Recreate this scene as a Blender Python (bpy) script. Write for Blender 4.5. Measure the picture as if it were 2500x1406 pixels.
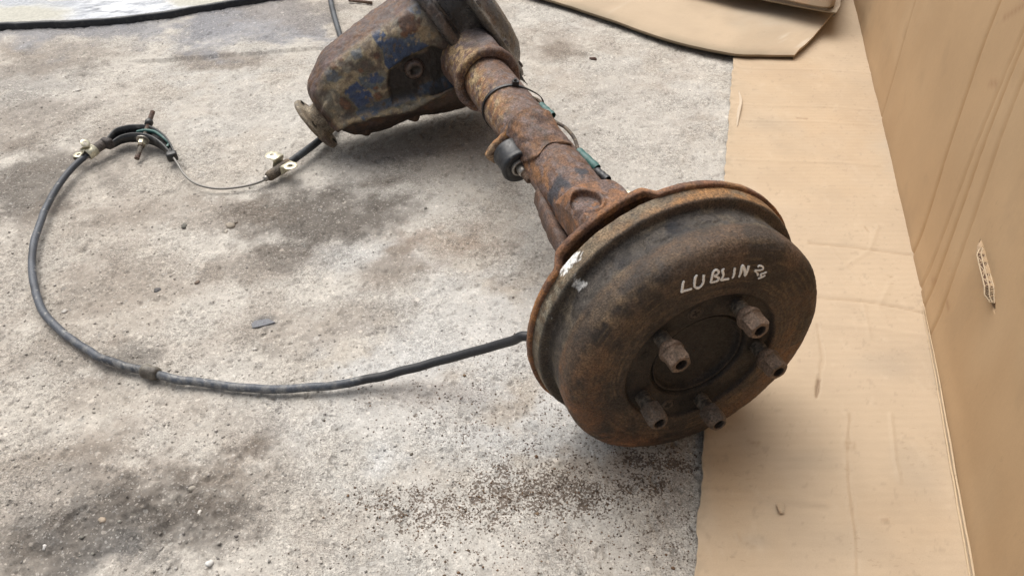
import bpy, bmesh, math, random
import numpy as np
from mathutils import Matrix, Vector

scene = bpy.context.scene
COL = scene.collection
for o in list(bpy.data.objects):
    bpy.data.objects.remove(o)

# ------------------------------------------------------------------ camera
TILT = math.radians(41.17)           # camera looks this far below the horizon
CAM_H = 0.7402
FPX, CX, CY = 1819.0, 1250.0, 703.0
cam = bpy.data.cameras.new('camera')
cam.sensor_width = 36.0
cam.lens = 36.0 * FPX / 2500.0
cam.clip_start = 0.02
cam.clip_end = 500
camo = bpy.data.objects.new('camera', cam)
COL.objects.link(camo)
camo.location = (0, 0, CAM_H)
camo.rotation_euler = (math.pi/2 - TILT, 0, 0)
scene.camera = camo

# ------------------------------------------------------------------ sky and sun (bright overcast)
SUN_EL, SUN_AZ = math.radians(60), math.radians(-30)      # azimuth from +Y towards +X
world = bpy.data.worlds.new('World')
scene.world = world
world.use_nodes = True
wn, wl = world.node_tree.nodes, world.node_tree.links
wn.clear()
sky = wn.new('ShaderNodeTexSky')
sky.sky_type = 'NISHITA'
sky.sun_disc = False
sky.sun_elevation = SUN_EL
sky.sun_rotation = SUN_AZ
sky.air_density = 1.0
sky.dust_density = 6.0
sky.ozone_density = 0.6
hs = wn.new('ShaderNodeHueSaturation')
hs.inputs['Saturation'].default_value = 0.32
bg = wn.new('ShaderNodeBackground')
bg.inputs['Strength'].default_value = 0.075
wo = wn.new('ShaderNodeOutputWorld')
wl.new(sky.outputs[0], hs.inputs['Color'])
wl.new(hs.outputs[0], bg.inputs['Color'])
wl.new(bg.outputs[0], wo.inputs['Surface'])

sl = bpy.data.lights.new('sun', 'SUN')
sl.energy = 1.5
sl.angle = math.radians(65)
sl.color = (1.0, 0.955, 0.89)
so = bpy.data.objects.new('sun', sl)
COL.objects.link(so)
sd = Vector((math.sin(SUN_AZ)*math.cos(SUN_EL), math.cos(SUN_AZ)*math.cos(SUN_EL), math.sin(SUN_EL)))
so.rotation_euler = sd.to_track_quat('Z', 'Y').to_euler()
so.location = sd*5

scene.view_settings.view_transform = 'Standard'
scene.view_settings.look = 'None'
scene.view_settings.gamma = 1.0
scene.view_settings.exposure = 0.95
scene.render.engine = 'CYCLES'

# ------------------------------------------------------------------ coordinates
ct, st = math.cos(TILT), math.sin(TILT)
CAMR = np.array([[1, 0, 0], [0, -st, -ct], [0, ct, -st]])
EYE = np.array([0, 0, CAM_H])
def ray(px, py):
    return CAMR.T @ np.array([(px-CX)/FPX, (py-CY)/FPX, 1.0])
def at(px, py, z=0.0):
    """point of the place at height z"""
    d = ray(px, py)
    return EYE + d*((z-CAM_H)/d[2])
AX = np.array([0.19918, 0.5487, 0.163])               # centre of the wheel face
YAW = 0.35271
AA = np.array([-math.sin(YAW), math.cos(YAW), 0])      # along the axle, away from the wheel
AW = np.array([math.cos(YAW), math.sin(YAW), 0])       # across
AU = np.array([0, 0, 1.0])
def loc(P):
    d = np.asarray(P)-AX
    return np.array([d@AW, d@AA, d@AU])
def on_s(px, py, s):                                    # (w,u) on the plane across the axle at s
    d = ray(px, py)
    P = EYE + d*(((AX+AA*s-EYE)@AA)/(d@AA))
    l = loc(P)
    return l[0], l[2]
def on_u(px, py, uu):
    return loc(at(px, py, AX[2]+uu))
TD = math.radians(33)
def diffpt(t, s, q):                                    # pinion frame -> axle frame (w,s,u)
    return np.array([-math.cos(TD)*t - math.sin(TD)*q, s, -math.sin(TD)*t + math.cos(TD)*q])

# ------------------------------------------------------------------ noise
rng = np.random.RandomState(7)
TAB = rng.rand(64, 64, 64).astype(np.float32)
TAB2 = rng.rand(256, 256).astype(np.float32)
def n3(P, scale, seed=0):
    Q = np.asarray(P, dtype=np.float64)*scale + np.array([seed*17.31, seed*5.17, seed*29.7])
    i = np.floor(Q).astype(np.int64); f = Q-i
    f = f*f*f*(f*(f*6-15)+10)
    i0 = i & 63; i1 = (i+1) & 63
    x0, y0, z0 = i0.T; x1, y1, z1 = i1.T
    fx, fy, fz = f.T
    c00 = TAB[x0, y0, z0]*(1-fx)+TAB[x1, y0, z0]*fx
    c10 = TAB[x0, y1, z0]*(1-fx)+TAB[x1, y1, z0]*fx
    c01 = TAB[x0, y0, z1]*(1-fx)+TAB[x1, y0, z1]*fx
    c11 = TAB[x0, y1, z1]*(1-fx)+TAB[x1, y1, z1]*fx
    return (c00*(1-fy)+c10*fy)*(1-fz)+(c01*(1-fy)+c11*fy)*fz
def fbm(P, scale, octv=4, seed=0, gain=0.5):
    s = 0; a = 1; t = 0
    for k in range(octv):
        s = s+a*n3(P, scale*2.03**k, seed+k*3); t += a; a *= gain
    return s/t
def n2(X, Y, scale, seed=0):
    x = X*scale+seed*37.7+1000; y = Y*scale+seed*11.3+1000
    ix = np.floor(x).astype(np.int64); iy = np.floor(y).astype(np.int64)
    fx = x-ix; fy = y-iy
    fx = fx*fx*fx*(fx*(fx*6-15)+10); fy = fy*fy*fy*(fy*(fy*6-15)+10)
    a = TAB2[ix & 255, iy & 255]; b = TAB2[(ix+1) & 255, iy & 255]
    c = TAB2[ix & 255, (iy+1) & 255]; d = TAB2[(ix+1) & 255, (iy+1) & 255]
    return (a*(1-fx)+b*fx)*(1-fy)+(c*(1-fx)+d*fx)*fy
def fb2(X, Y, scale, octv=4, seed=0, gain=0.5):
    s = 0; a = 1; t = 0
    for k in range(octv):
        s = s+a*n2(X, Y, scale*2.03**k, seed+k*5); t += a; a *= gain
    return s/t
def sstep(a, b, x):
    t = np.clip((x-a)/(b-a), 0, 1)
    return t*t*(3-2*t)
def mix(a, b, f):
    f = np.asarray(f)[..., None]
    return a*(1-f)+np.asarray(b)*f
def curve(pts, n):
    """Catmull-Rom resampling by arc length"""
    P = np.asarray(pts, float)
    E = np.vstack([2*P[0]-P[1], P, 2*P[-1]-P[-2]])
    out = []
    for i in range(1, len(E)-2):
        t = np.linspace(0, 1, 24, endpoint=False)[:, None]
        p0, p1, p2, p3 = E[i-1:i+3]
        out.append(0.5*((2*p1)+(p2-p0)*t+(2*p0-5*p1+4*p2-p3)*t**2+(-p0+3*p1-3*p2+p3)*t**3))
    out = np.vstack(out+[P[-1:]])
    d = np.r_[0, np.cumsum(np.linalg.norm(np.diff(out, axis=0), axis=1))]
    u = np.linspace(0, d[-1], n)
    return np.stack([np.interp(u, d, out[:, k]) for k in range(out.shape[1])], 1)

# ------------------------------------------------------------------ mesh builder
class MB:
    def __init__(self):
        self.v = []; self.f = []; self.n = 0
    def add(self, V, F):
        V = np.asarray(V, float).reshape(-1, 3)
        self.v.append(V)
        b = self.n
        self.f += [tuple(int(i)+b for i in f) for f in F]
        self.n += len(V)
        return self
    def grid(self, P, cu=False, cv=False, flip=False):
        P = np.asarray(P, float); nu, nv = P.shape[:2]
        I = np.arange(nu*nv).reshape(nu, nv)
        A = I if cu is False else np.vstack([I, I[:1]])
        A = A if cv is False else np.hstack([A, A[:, :1]])
        q = np.stack([A[:-1, :-1], A[1:, :-1], A[1:, 1:], A[:-1, 1:]], -1).reshape(-1, 4)
        if flip: q = q[:, ::-1]
        return self.add(P.reshape(-1, 3), q.tolist())
    def tube(self, path, r, seg=12, caps=True):
        path = np.asarray(path, float); n = len(path)
        r = np.broadcast_to(np.asarray(r, float), (n,))
        T = np.gradient(path, axis=0); T /= np.linalg.norm(T, axis=1)[:, None]+1e-12
        up = np.array([0, 0, 1.0]) if abs(T[0][2]) < .9 else np.array([1.0, 0, 0])
        N = np.cross(T[0], up); N /= np.linalg.norm(N)
        rings = []
        a = np.arange(seg)*2*math.pi/seg
        for i in range(n):
            N = N-T[i]*(N@T[i]); N /= np.linalg.norm(N)
            B = np.cross(T[i], N)
            rings.append(path[i]+r[i]*(np.cos(a)[:, None]*N+np.sin(a)[:, None]*B))
        self.grid(np.array(rings), cv=True)
        if caps:
            b = self.n-n*seg
            self.f.append(tuple(range(b, b+seg)))
            self.f.append(tuple(range(b+(n-1)*seg+seg-1, b+(n-1)*seg-1, -1)))
        return self
    def lathe(self, prof, o, d, seg=32, capA=True, capB=True, hexa=False):
        """prof: list of (distance along d, radius)"""
        o = np.asarray(o, float); d = np.asarray(d, float); d = d/np.linalg.norm(d)
        up = np.array([0, 0, 1.0]) if abs(d[2]) < .9 else np.array([1.0, 0, 0])
        N = np.cross(up, d); N /= np.linalg.norm(N); B = np.cross(d, N)
        a = np.arange(seg)*2*math.pi/seg
        rings = [o+d*x+r*(np.cos(a)[:, None]*N+np.sin(a)[:, None]*B) for x, r in prof]
        self.grid(np.array(rings), cv=True)
        b = self.n-len(prof)*seg
        if capA: self.f.append(tuple(range(b+seg-1, b-1, -1)))
        if capB: self.f.append(tuple(range(b+(len(prof)-1)*seg, b+len(prof)*seg)))
        return self
    def box(self, c, X, Y, Z):
        """centre and three half-axis vectors"""
        c, X, Y, Z = [np.asarray(k, float) for k in (c, X, Y, Z)]
        V = [c+sx*X+sy*Y+sz*Z for sz in (-1, 1) for sy in (-1, 1) for sx in (-1, 1)]
        return self.add(V, [(0, 2, 3, 1), (4, 5, 7, 6), (0, 1, 5, 4), (2, 6, 7, 3), (0, 4, 6, 2), (1, 3, 7, 5)])
    def V(self):
        return np.vstack(self.v)
    def build(self, name, mat, parent=None, smooth=True, col=None, msk=None, bev=0, sub=0, fix=True, sharp=0):
        me = bpy.data.meshes.new(name)
        V = self.V()
        me.from_pydata(V.tolist(), [], self.f)
        if fix:
            bm = bmesh.new(); bm.from_mesh(me)
            bmesh.ops.recalc_face_normals(bm, faces=bm.faces)
            bm.to_mesh(me); bm.free()
        if smooth:
            me.polygons.foreach_set('use_smooth', [True]*len(me.polygons))
        if sharp:
            me.set_sharp_from_angle(angle=math.radians(sharp))
        if col is not None:
            paint(me, 'Col', col)
        if msk is not None:
            paint(me, 'Msk', msk)
        me.materials.append(mat)
        o = bpy.data.objects.new(name, me); COL.objects.link(o)
        if parent is not None: o.parent = parent
        if bev:
            m = o.modifiers.new('bevel', 'BEVEL'); m.width = bev; m.segments = 2; m.limit_method = 'ANGLE'
            m.angle_limit = math.radians(35)
        if sub:
            m = o.modifiers.new('subd', 'SUBSURF'); m.levels = m.render_levels = sub
        return o
def paint(me, name, C):
    C = np.asarray(C, dtype=np.float32)
    if C.ndim == 1: C = np.tile(C, (len(me.vertices), 1))
    A = np.ones((len(C), 4), np.float32); A[:, :C.shape[1]] = C
    at_ = me.color_attributes.new(name, 'FLOAT_COLOR', 'POINT')
    at_.data.foreach_set('color', A.ravel())
def vnormals(V, F):
    N = np.zeros_like(V)
    F = np.array([f if len(f) == 4 else (f[0], f[1], f[2], f[2]) for f in F if len(f) in (3, 4)])
    fn = np.cross(V[F[:, 2]]-V[F[:, 0]], V[F[:, 3]]-V[F[:, 1]])
    for k in range(4): np.add.at(N, F[:, k], fn)
    return N/(np.linalg.norm(N, axis=1)[:, None]+1e-12)
def roughen(mb, amp, scale, octv=4, seed=0, mask=None):
    V = mb.V(); N = vnormals(V, mb.f)
    d = (fbm(V, scale, octv, seed)-.5)*2*amp
    if mask is not None: d = d*mask
    mb.v = [V+N*d[:, None]]
    return mb
def empty(name, location, rz=0):
    o = bpy.data.objects.new(name, None); COL.objects.link(o)
    o.location = location; o.rotation_euler = (0, 0, rz); o.empty_display_size = .02
    return o
def tag(o, label=None, cat=None, group=None, kind=None):
    if label: o['label'] = label
    if cat: o['category'] = cat
    if group: o['group'] = group
    if kind: o['kind'] = kind
    return o
def dup(o, parent=None):
    c = o.copy(); COL.objects.link(c); c.parent = parent
    return c

# ------------------------------------------------------------------ materials
def nt(name):
    m = bpy.data.materials.new(name); m.use_nodes = True
    t = m.node_tree; t.nodes.clear()
    out = t.nodes.new('ShaderNodeOutputMaterial'); p = t.nodes.new('ShaderNodeBsdfPrincipled')
    t.links.new(p.outputs[0], out.inputs[0])
    return m, t, p
def nd(t, kind, **kw):
    n = t.nodes.new('ShaderNode'+kind)
    for k, v in kw.items():
        if k in n.inputs: n.inputs[k].default_value = v
        else: setattr(n, k, v)
    return n
def noise(t, co, scale, detail=4, rough=.55, mapping=None):
    n = nd(t, 'TexNoise', Scale=scale, Detail=detail, Roughness=rough)
    t.links.new(co, n.inputs['Vector'])
    return n.outputs['Fac']
def ramp(t, fac, a, b, ca=0.0, cb=1.0):
    n = nd(t, 'MapRange', interpolation_type='SMOOTHSTEP')
    n.inputs['From Min'].default_value = a; n.inputs['From Max'].default_value = b
    n.inputs['To Min'].default_value = ca; n.inputs['To Max'].default_value = cb
    t.links.new(fac, n.inputs['Value'])
    return n.outputs[0]
def mathn(t, op, a, b):
    n = nd(t, 'Math', operation=op)
    for i, x in enumerate((a, b)):
        if isinstance(x, (int, float)): n.inputs[i].default_value = x
        else: t.links.new(x, n.inputs[i])
    return n.outputs[0]
def scalec(t, col, fac):
    n = nd(t, 'VectorMath', operation='SCALE')
    if isinstance(col, tuple): n.inputs[0].default_value = col
    else: t.links.new(col, n.inputs[0])
    if isinstance(fac, (int, float)): n.inputs['Scale'].default_value = fac
    else: t.links.new(fac, n.inputs['Scale'])
    return n.outputs[0]
def mixc(t, fac, a, b):
    n = nd(t, 'Mix', data_type='RGBA')
    for sock, x in ((n.inputs[0], fac), (n.inputs[6], a), (n.inputs[7], b)):
        if isinstance(x, tuple): sock.default_value = x if len(x) == 4 else (*x, 1)
        elif isinstance(x, (int, float)): sock.default_value = x
        else: t.links.new(x, sock)
    return n.outputs[2]
def bumpn(t, p, h, strength=.4, dist=.001, prev=None):
    n = nd(t, 'Bump'); n.inputs['Strength'].default_value = strength; n.inputs['Distance'].default_value = dist
    t.links.new(h, n.inputs['Height'])
    if prev is not None: t.links.new(prev, n.inputs['Normal'])
    t.links.new(n.outputs[0], p.inputs['Normal'])
    return n.outputs[0]
def objco(t):
    return nd(t, 'TexCoord').outputs['Object']
def attr(t, name):
    return nd(t, 'VertexColor', layer_name=name).outputs['Color']

def corroded(name, fine=380, spread=.8, bump=.5, rough=(.55, .85), spec=.35):
    m, t, p = nt(name)
    co = objco(t)
    a = noise(t, co, fine, 5, .65)
    b = noise(t, co, fine*.28, 4, .6)
    f = mathn(t, 'MULTIPLY', ramp(t, a, .25, .75, 1-spread*.75, 1+spread*.75), ramp(t, b, .3, .7, 1-spread*.35, 1+spread*.35))
    c = scalec(t, attr(t, 'Col'), f)
    # pale dust grains
    g = ramp(t, noise(t, co, fine*2.2, 2, .5), .66, .74)
    c = mixc(t, mathn(t, 'MULTIPLY', g, .28), c, (.34, .27, .19, 1))
    t.links.new(c, p.inputs['Base Color'])
    t.links.new(ramp(t, b, .3, .7, rough[0], rough[1]), p.inputs['Roughness'])
    p.inputs['Specular IOR Level'].default_value = spec
    h = mathn(t, 'ADD', a, mathn(t, 'MULTIPLY', b, 1.6))
    bumpn(t, p, h, bump, .0016)
    return m
M_RUST = corroded('rusty_steel')
M_DRUM = corroded('greasy_cast_iron', 520, .80, .62, (.5, .8), .32)
M_CAST = corroded('painted_cast_iron', 420, .42, .6, (.42, .75), .42)
M_OIL = corroded('oily_cast_iron', 300, .8, .8, (.20, .5), .6)

def plain(name, col, rough=.5, metal=0., var=.25, scale=300, bump=.15, spec=.5, dust=0.):
    m, t, p = nt(name)
    co = objco(t)
    a = noise(t, co, scale, 4, .6)
    c = scalec(t, col, ramp(t, a, .3, .7, 1-var, 1+var))
    if dust:
        g = ramp(t, noise(t, co, scale*.25, 5, .7), .5, .68)
        c = mixc(t, mathn(t, 'MULTIPLY', g, dust), c, (.30, .28, .25, 1))
    t.links.new(c, p.inputs['Base Color'])
    t.links.new(ramp(t, a, .3, .7, max(rough-.12, .05), min(rough+.15, 1)), p.inputs['Roughness'])
    p.inputs['Metallic'].default_value = metal
    p.inputs['Specular IOR Level'].default_value = spec
    bumpn(t, p, a, bump, .0008)
    return m
M_RUBBER = plain('black_rubber', (.013, .0145, .018), .40, dust=.10)
M_PLASTIC = plain('black_plastic', (.016, .016, .017), .35)
M_YOKE = plain('black_painted_steel', (.022, .022, .022), .38, dust=.18, scale=220)
M_ZINC = plain('yellow_zinc_plate', (.62, .58, .44), .38, .55, .15, 250)
M_STEEL = plain('worn_steel', (.33, .31, .28), .42, .7, .3, 420)
M_WIRE = plain('steel_wire', (.20, .19, .175), .42, .5, .3, 700)
M_SLEEVE = plain('green_plastic_sleeve', (.035, .115, .105), .5, dust=.35, scale=350)
M_CHALK = plain('white_marker_paint', (.78, .76, .72), .8, 0, .22, 900, .4)
def vcol(name, fine, spread, rough, spec=.4, bump=.2):
    m, t, p = nt(name)
    co = objco(t)
    a = noise(t, co, fine, 4, .65)
    t.links.new(scalec(t, attr(t, 'Col'), ramp(t, a, .25, .75, 1-spread, 1+spread)), p.inputs['Base Color'])
    p.inputs['Roughness'].default_value = rough
    p.inputs['Specular IOR Level'].default_value = spec
    bumpn(t, p, a, bump, .0008)
    return m
M_SHEATH = vcol('dusty_cable_sheath', 420, .35, .5)
M_STONE = vcol('loose_stone', 500, .3, .8, .3, .4)

def cardboard(name):
    m, t, p = nt(name)
    co = objco(t)
    mp = nd(t, 'Mapping'); mp.inputs['Scale'].default_value = (60, 190, 90)
    t.links.new(co, mp.inputs['Vector'])
    fib = noise(t, mp.outputs[0], 1.0, 4, .6)
    a = noise(t, co, 900, 3, .6)
    b = noise(t, co, 9, 4, .55)
    f = mathn(t, 'MULTIPLY', ramp(t, fib, .25, .75, .982, 1.018), ramp(t, a, .2, .8, .95, 1.05))
    f = mathn(t, 'MULTIPLY', f, ramp(t, b, .3, .7, .97, 1.03))
    c = scalec(t, attr(t, 'Col'), f)
    mp2 = nd(t, 'Mapping'); mp2.inputs['Scale'].default_value = (120, 260, 90)
    t.links.new(co, mp2.inputs['Vector'])
    scr = mathn(t, 'MULTIPLY', ramp(t, noise(t, mp2.outputs[0], 1.0, 2, .5), .63, .70), ramp(t, noise(t, co, 11, 3, .6), .48, .60))
    c = mixc(t, mathn(t, 'MULTIPLY', scr, .22), c, (.22, .16, .10, 1))
    t.links.new(c, p.inputs['Base Color'])
    p.inputs['Roughness'].default_value = .82
    p.inputs['Specular IOR Level'].default_value = .22
    w = nd(t, 'TexWave', bands_direction='Y', Scale=45.0, Distortion=.6, Detail=1.0)
    t.links.new(co, w.inputs['Vector'])
    h = mathn(t, 'ADD', mathn(t, 'MULTIPLY', w.outputs['Fac'], .35), fib)
    bumpn(t, p, h, .035, .0006)
    return m
M_CARD = cardboard('kraft_cardboard')

def ground_mat():
    m, t, p = nt('worn_concrete')
    co = objco(t)
    col = attr(t, 'Col'); msk = attr(t, 'Msk')
    sep = nd(t, 'SeparateColor'); t.links.new(msk, sep.inputs[0])
    a = noise(t, co, 520, 4, .7)
    b = noise(t, co, 160, 5, .64)
    f = mathn(t, 'MULTIPLY', ramp(t, a, .28, .72, .55, 1.38), ramp(t, b, .28, .72, .74, 1.22))
    worn = ramp(t, noise(t, co, 7, 4, .6), .40, .60, .28, 1.0)
    f = mathn(t, 'ADD', 1.0, mathn(t, 'MULTIPLY', mathn(t, 'SUBTRACT', f, 1.0), worn))
    c = scalec(t, col, f)
    wn_ = nd(t, 'TexNoise', Scale=170.0, Detail=2.0); t.links.new(co, wn_.inputs['Vector'])
    wv_ = nd(t, 'VectorMath', operation='MULTIPLY_ADD')
    t.links.new(wn_.outputs['Color'], wv_.inputs[0]); wv_.inputs[1].default_value = (.006, .006, .006); t.links.new(co, wv_.inputs[2])
    # aggregate: single stones showing in the worn face
    for sc, thr, prob in ((52, .22, .86), (95, .27, .80), (190, .33, .64), (330, .36, .55)):
        v = nd(t, 'TexVoronoi', Scale=sc); t.links.new(wv_.outputs[0], v.inputs['Vector'])
        sp = nd(t, 'SeparateColor'); t.links.new(v.outputs['Color'], sp.inputs[0])
        on = mathn(t, 'MULTIPLY', ramp(t, v.outputs['Distance'], thr+.03, thr-.03), ramp(t, sp.outputs[0], prob, prob+.02))
        tone = ramp(t, sp.outputs[1], .0, 1.0, .62, 1.5)
        warm = mixc(t, sp.outputs[2], (.37, .33, .28, 1), (.33, .33, .32, 1))
        warm = mixc(t, .62, warm, col)
        c = mixc(t, mathn(t, 'MULTIPLY', on, .85), c, scalec(t, warm, tone))
    # dark pits
    pit = ramp(t, noise(t, co, 270, 3, .6), .385, .30)
    c = mixc(t, mathn(t, 'MULTIPLY', pit, .55), c, (.10, .088, .075, 1))
    # brown splatter where the mask says so
    sn = mathn(t, 'ADD', mathn(t, 'MULTIPLY', noise(t, co, 330, 3, .6), .70), mathn(t, 'MULTIPLY', noise(t, co, 60, 2, .5), .30))
    d = mathn(t, 'ADD', sn, mathn(t, 'MULTIPLY', sep.outputs[0], .208))
    spk = ramp(t, d, .640, .70)
    c = mixc(t, mathn(t, 'MULTIPLY', spk, .85), c, (.085, .060, .044, 1))
    t.links.new(c, p.inputs['Base Color'])
    t.links.new(ramp(t, sep.outputs[1], 0, 1, .88, .30), p.inputs['Roughness'])
    p.inputs['Specular IOR Level'].default_value = .3
    h = mathn(t, 'MULTIPLY', mathn(t, 'ADD', mathn(t, 'MULTIPLY', a, .8), mathn(t, 'MULTIPLY', b, 2.0)), worn)
    bumpn(t, p, h, .7, .0022)
    return m
M_GROUND = ground_mat()

# ------------------------------------------------------------------ ground
def seg_dist(X, Y, pts):
    d = np.full(X.shape, 1e9)
    for (x0, y0), (x1, y1) in zip(pts[:-1], pts[1:]):
        vx, vy = x1-x0, y1-y0
        t = np.clip(((X-x0)*vx+(Y-y0)*vy)/(vx*vx+vy*vy+1e-12), 0, 1)
        d = np.minimum(d, np.hypot(X-x0-t*vx, Y-y0-t*vy))
    return d
def g2(px, py):
    P = at(px, py); return P[0], P[1]
def px_blob(X, Y, px, py, rx, ry, soft=1.0, warp=None):
    """soft patch on the ground round the spot seen at (px,py)"""
    x0, y0 = g2(px, py)
    ex = abs(g2(px+rx, py)[0]-g2(px-rx, py)[0])/2
    ey = abs(g2(px, py-ry)[1]-g2(px, py+ry)[1])/2
    d = np.sqrt(((X-x0)/ex)**2+((Y-y0)/ey)**2)
    if warp is not None: d = d+warp
    return 1-sstep(1-.65*soft, 1+.45*soft, d)

ys = [0.20]
while ys[-1] < 2.75:
    ys.append(ys[-1]+max(.0021, .0021+.0030*(ys[-1]-.7)))
ys = np.array(ys); NX = 820
xl = -.42-.74*ys; xr = .20+.257*(ys-.389)+.10
uu = np.linspace(0, 1, NX)
GX = xl[:, None]+(xr-xl)[:, None]*uu[None]
GY = np.repeat(ys[:, None], NX, 1)
wv = (fb2(GX, GY, 9, 4, 1)-.5)*1.7
wv2 = (fb2(GX, GY, 24, 5, 2, .62)-.5)*2.6
big = fb2(GX, GY, 3.2, 4, 3); mid = fb2(GX, GY, 14, 4, 4); fin = fb2(GX, GY, 60, 3, 5)
gc = np.zeros(GX.shape+(3,)); gc[:] = (.455, .428, .386)
gc = mix(gc, (.385, .345, .295), sstep(.42, .62, big)*.75)
gc = mix(gc, (.52, .49, .44), sstep(.50, .66, mid)*.4)
gc = mix(gc, (.33, .29, .25), sstep(.50, .68, fb2(GX, GY, 20, 4, 9))*.45)
lefty = 1-sstep(-.62, .02, GX+.12*(GY-.8))
gc = mix(gc, (.44, .40, .35), lefty*.4)
def patch(px, py, rx, ry, colr, k, soft=1.0):
    global gc
    gc = mix(gc, colr, px_blob(GX, GY, px, py, rx, ry, soft, wv+wv2*.6)*k)
WHITE, PALE = (.49, .485, .47), (.44, .422, .39)
DARK, DIRT_SHADE, GREY, RUSTC = (.115, .10, .086), (.205, .17, .138), (.15, .147, .142), (.22, .15, .10)
for a in [(1250, 870, 330, 190, WHITE, .75), (1080, 1010, 420, 110, WHITE, .62), (950, 1130, 260, 150, PALE, .6), (1380, 1020, 200, 90, WHITE, .8),
          (1180, 1290, 480, 170, PALE, .55), (1550, 330, 240, 240, PALE, .65), (900, 620, 170, 45, WHITE, .7), (560, 130, 230, 70, PALE, .6),
          (620, 260, 240, 90, PALE, .55), (1000, 480, 220, 90, PALE, .6), (700, 1000, 200, 60, PALE, .4), (560, 900, 160, 60, PALE, .25),
          (930, 1130, 60, 45, WHITE, 1.0), (1010, 900, 60, 30, WHITE, .5), (820, 1180, 60, 40, PALE, .6), (1180, 1060, 90, 40, WHITE, .5), (980, 1370, 80, 40, PALE, .5), (1000, 700, 150, 50, PALE, .4), (1350, 560, 120, 90, PALE, .55), (430, 330, 160, 60, PALE, .35), (640, 560, 120, 60, PALE, .3),
          (770, 535, 200, 70, DARK, .92), (250, 1190, 270, 120, DIRT_SHADE, .62), (420, 1240, 120, 100, DARK, .6), (620, 1220, 150, 110, DIRT_SHADE, .4), (120, 1340, 130, 70, DARK, .5), (1110, 585, 130, 45, RUSTC, .5), (940, 650, 70, 45, DIRT_SHADE, .75), (620, 640, 150, 40, DIRT_SHADE, .55),
          (330, 870, 70, 50, DARK, .7), (380, 1270, 230, 150, DARK, .9), (330, 1310, 200, 100, DARK, .65), (90, 1150, 160, 70, DIRT_SHADE, .35), (300, 1340, 140, 90, GREY, .6), (160, 1310, 150, 90, DARK, .5),
          (80, 430, 190, 110, DARK, .8), (70, 200, 200, 70, (.27, .26, .245), .6), (300, 330, 120, 40, DIRT_SHADE, .4), (180, 560, 120, 60, DIRT_SHADE, .4), (130, 870, 110, 70, DIRT_SHADE, .5), (560, 1040, 140, 50, DIRT_SHADE, .35), (250, 700, 200, 100, DIRT_SHADE, .55), (60, 300, 160, 80, DIRT_SHADE, .5), (120, 130, 220, 60, DIRT_SHADE, .6),
          (560, 150, 130, 18, DIRT_SHADE, .75), (1340, 115, 90, 30, DIRT_SHADE, .9), (700, 620, 110, 35, DARK, .4), (560, 1130, 120, 80, DIRT_SHADE, .4),
          (520, 530, 150, 45, DIRT_SHADE, .5), (330, 520, 120, 50, DIRT_SHADE, .4), (650, 820, 140, 60, DIRT_SHADE, .35), (860, 775, 110, 40, DIRT_SHADE, .45), (640, 785, 30, 12, GREY, .6),
          (1120, 330, 220, 60, DIRT_SHADE, .35), (1060, 400, 160, 50, DIRT_SHADE, .3), (1060, 960, 150, 35, RUSTC, .25), (300, 66, 330, 40, (.19, .19, .203), .85), (640, 40, 220, 60, (.205, .205, .22), .85), (560, 80, 200, 30, (.22, .22, .235), .6),  # first two: shade below the axle painted in along with the dirt
          (760, 20, 130, 40, DIRT_SHADE, .5), (250, 960, 120, 40, DIRT_SHADE, .35), (480, 1000, 120, 40, DIRT_SHADE, .25), (1500, 210, 120, 40, DIRT_SHADE, .2),
          (90, 1200, 130, 60, PALE, .25), (40, 1050, 120, 60, PALE, .25)]:
    patch(*a)
gc = gc*(.83+.27*fin)[..., None]
spk = np.zeros(GX.shape)
for px, py, rx, ry, k in [(1380, 1195, 330, 75, .95), (1600, 1125, 170, 55, 1.0), (1100, 1235, 330, 70, .72), (1560, 1180, 160, 70, .8), (1640, 1290, 180, 130, .45),
                          (1380, 1110, 320, 110, .42), (1200, 1000, 320, 110, .38), (1350, 1300, 420, 150, .38), (1350, 980, 130, 40, .45), (900, 1300, 300, 110, .25), (1240, 900, 200, 90, .2)]:
    spk = np.maximum(spk, px_blob(GX, GY, px, py, rx, ry, 1.2, wv*.7)*k)
wet = px_blob(GX, GY, 330, 70, 420, 60, 1, wv)*.55
wet = np.maximum(wet, px_blob(GX, GY, 640, 50, 200, 60, 1, wv)*.5)
wet = np.maximum(wet, px_blob(GX, GY, 330, 1330, 120, 70, 1, wv2)*.25)
rel = (fb2(GX, GY, 7, 3, 11)-.5)*.006+(fb2(GX, GY, 45, 3, 12)-.5)*.0026
rel += (fb2(GX, GY, 150, 3, 13)-.5)*.0028*(.5+.5*lefty)
rug = px_blob(GX, GY, 400, 1260, 260, 180, 1, wv)
rel += (np.abs(fb2(GX, GY, 38, 4, 15)-.5)*-2+.3)*.011*rug
pits = sstep(.72, .80, fb2(GX, GY, 95, 2, 16)); rel -= pits*.0016
gc = gc*(1-.18*pits)[..., None]
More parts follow.
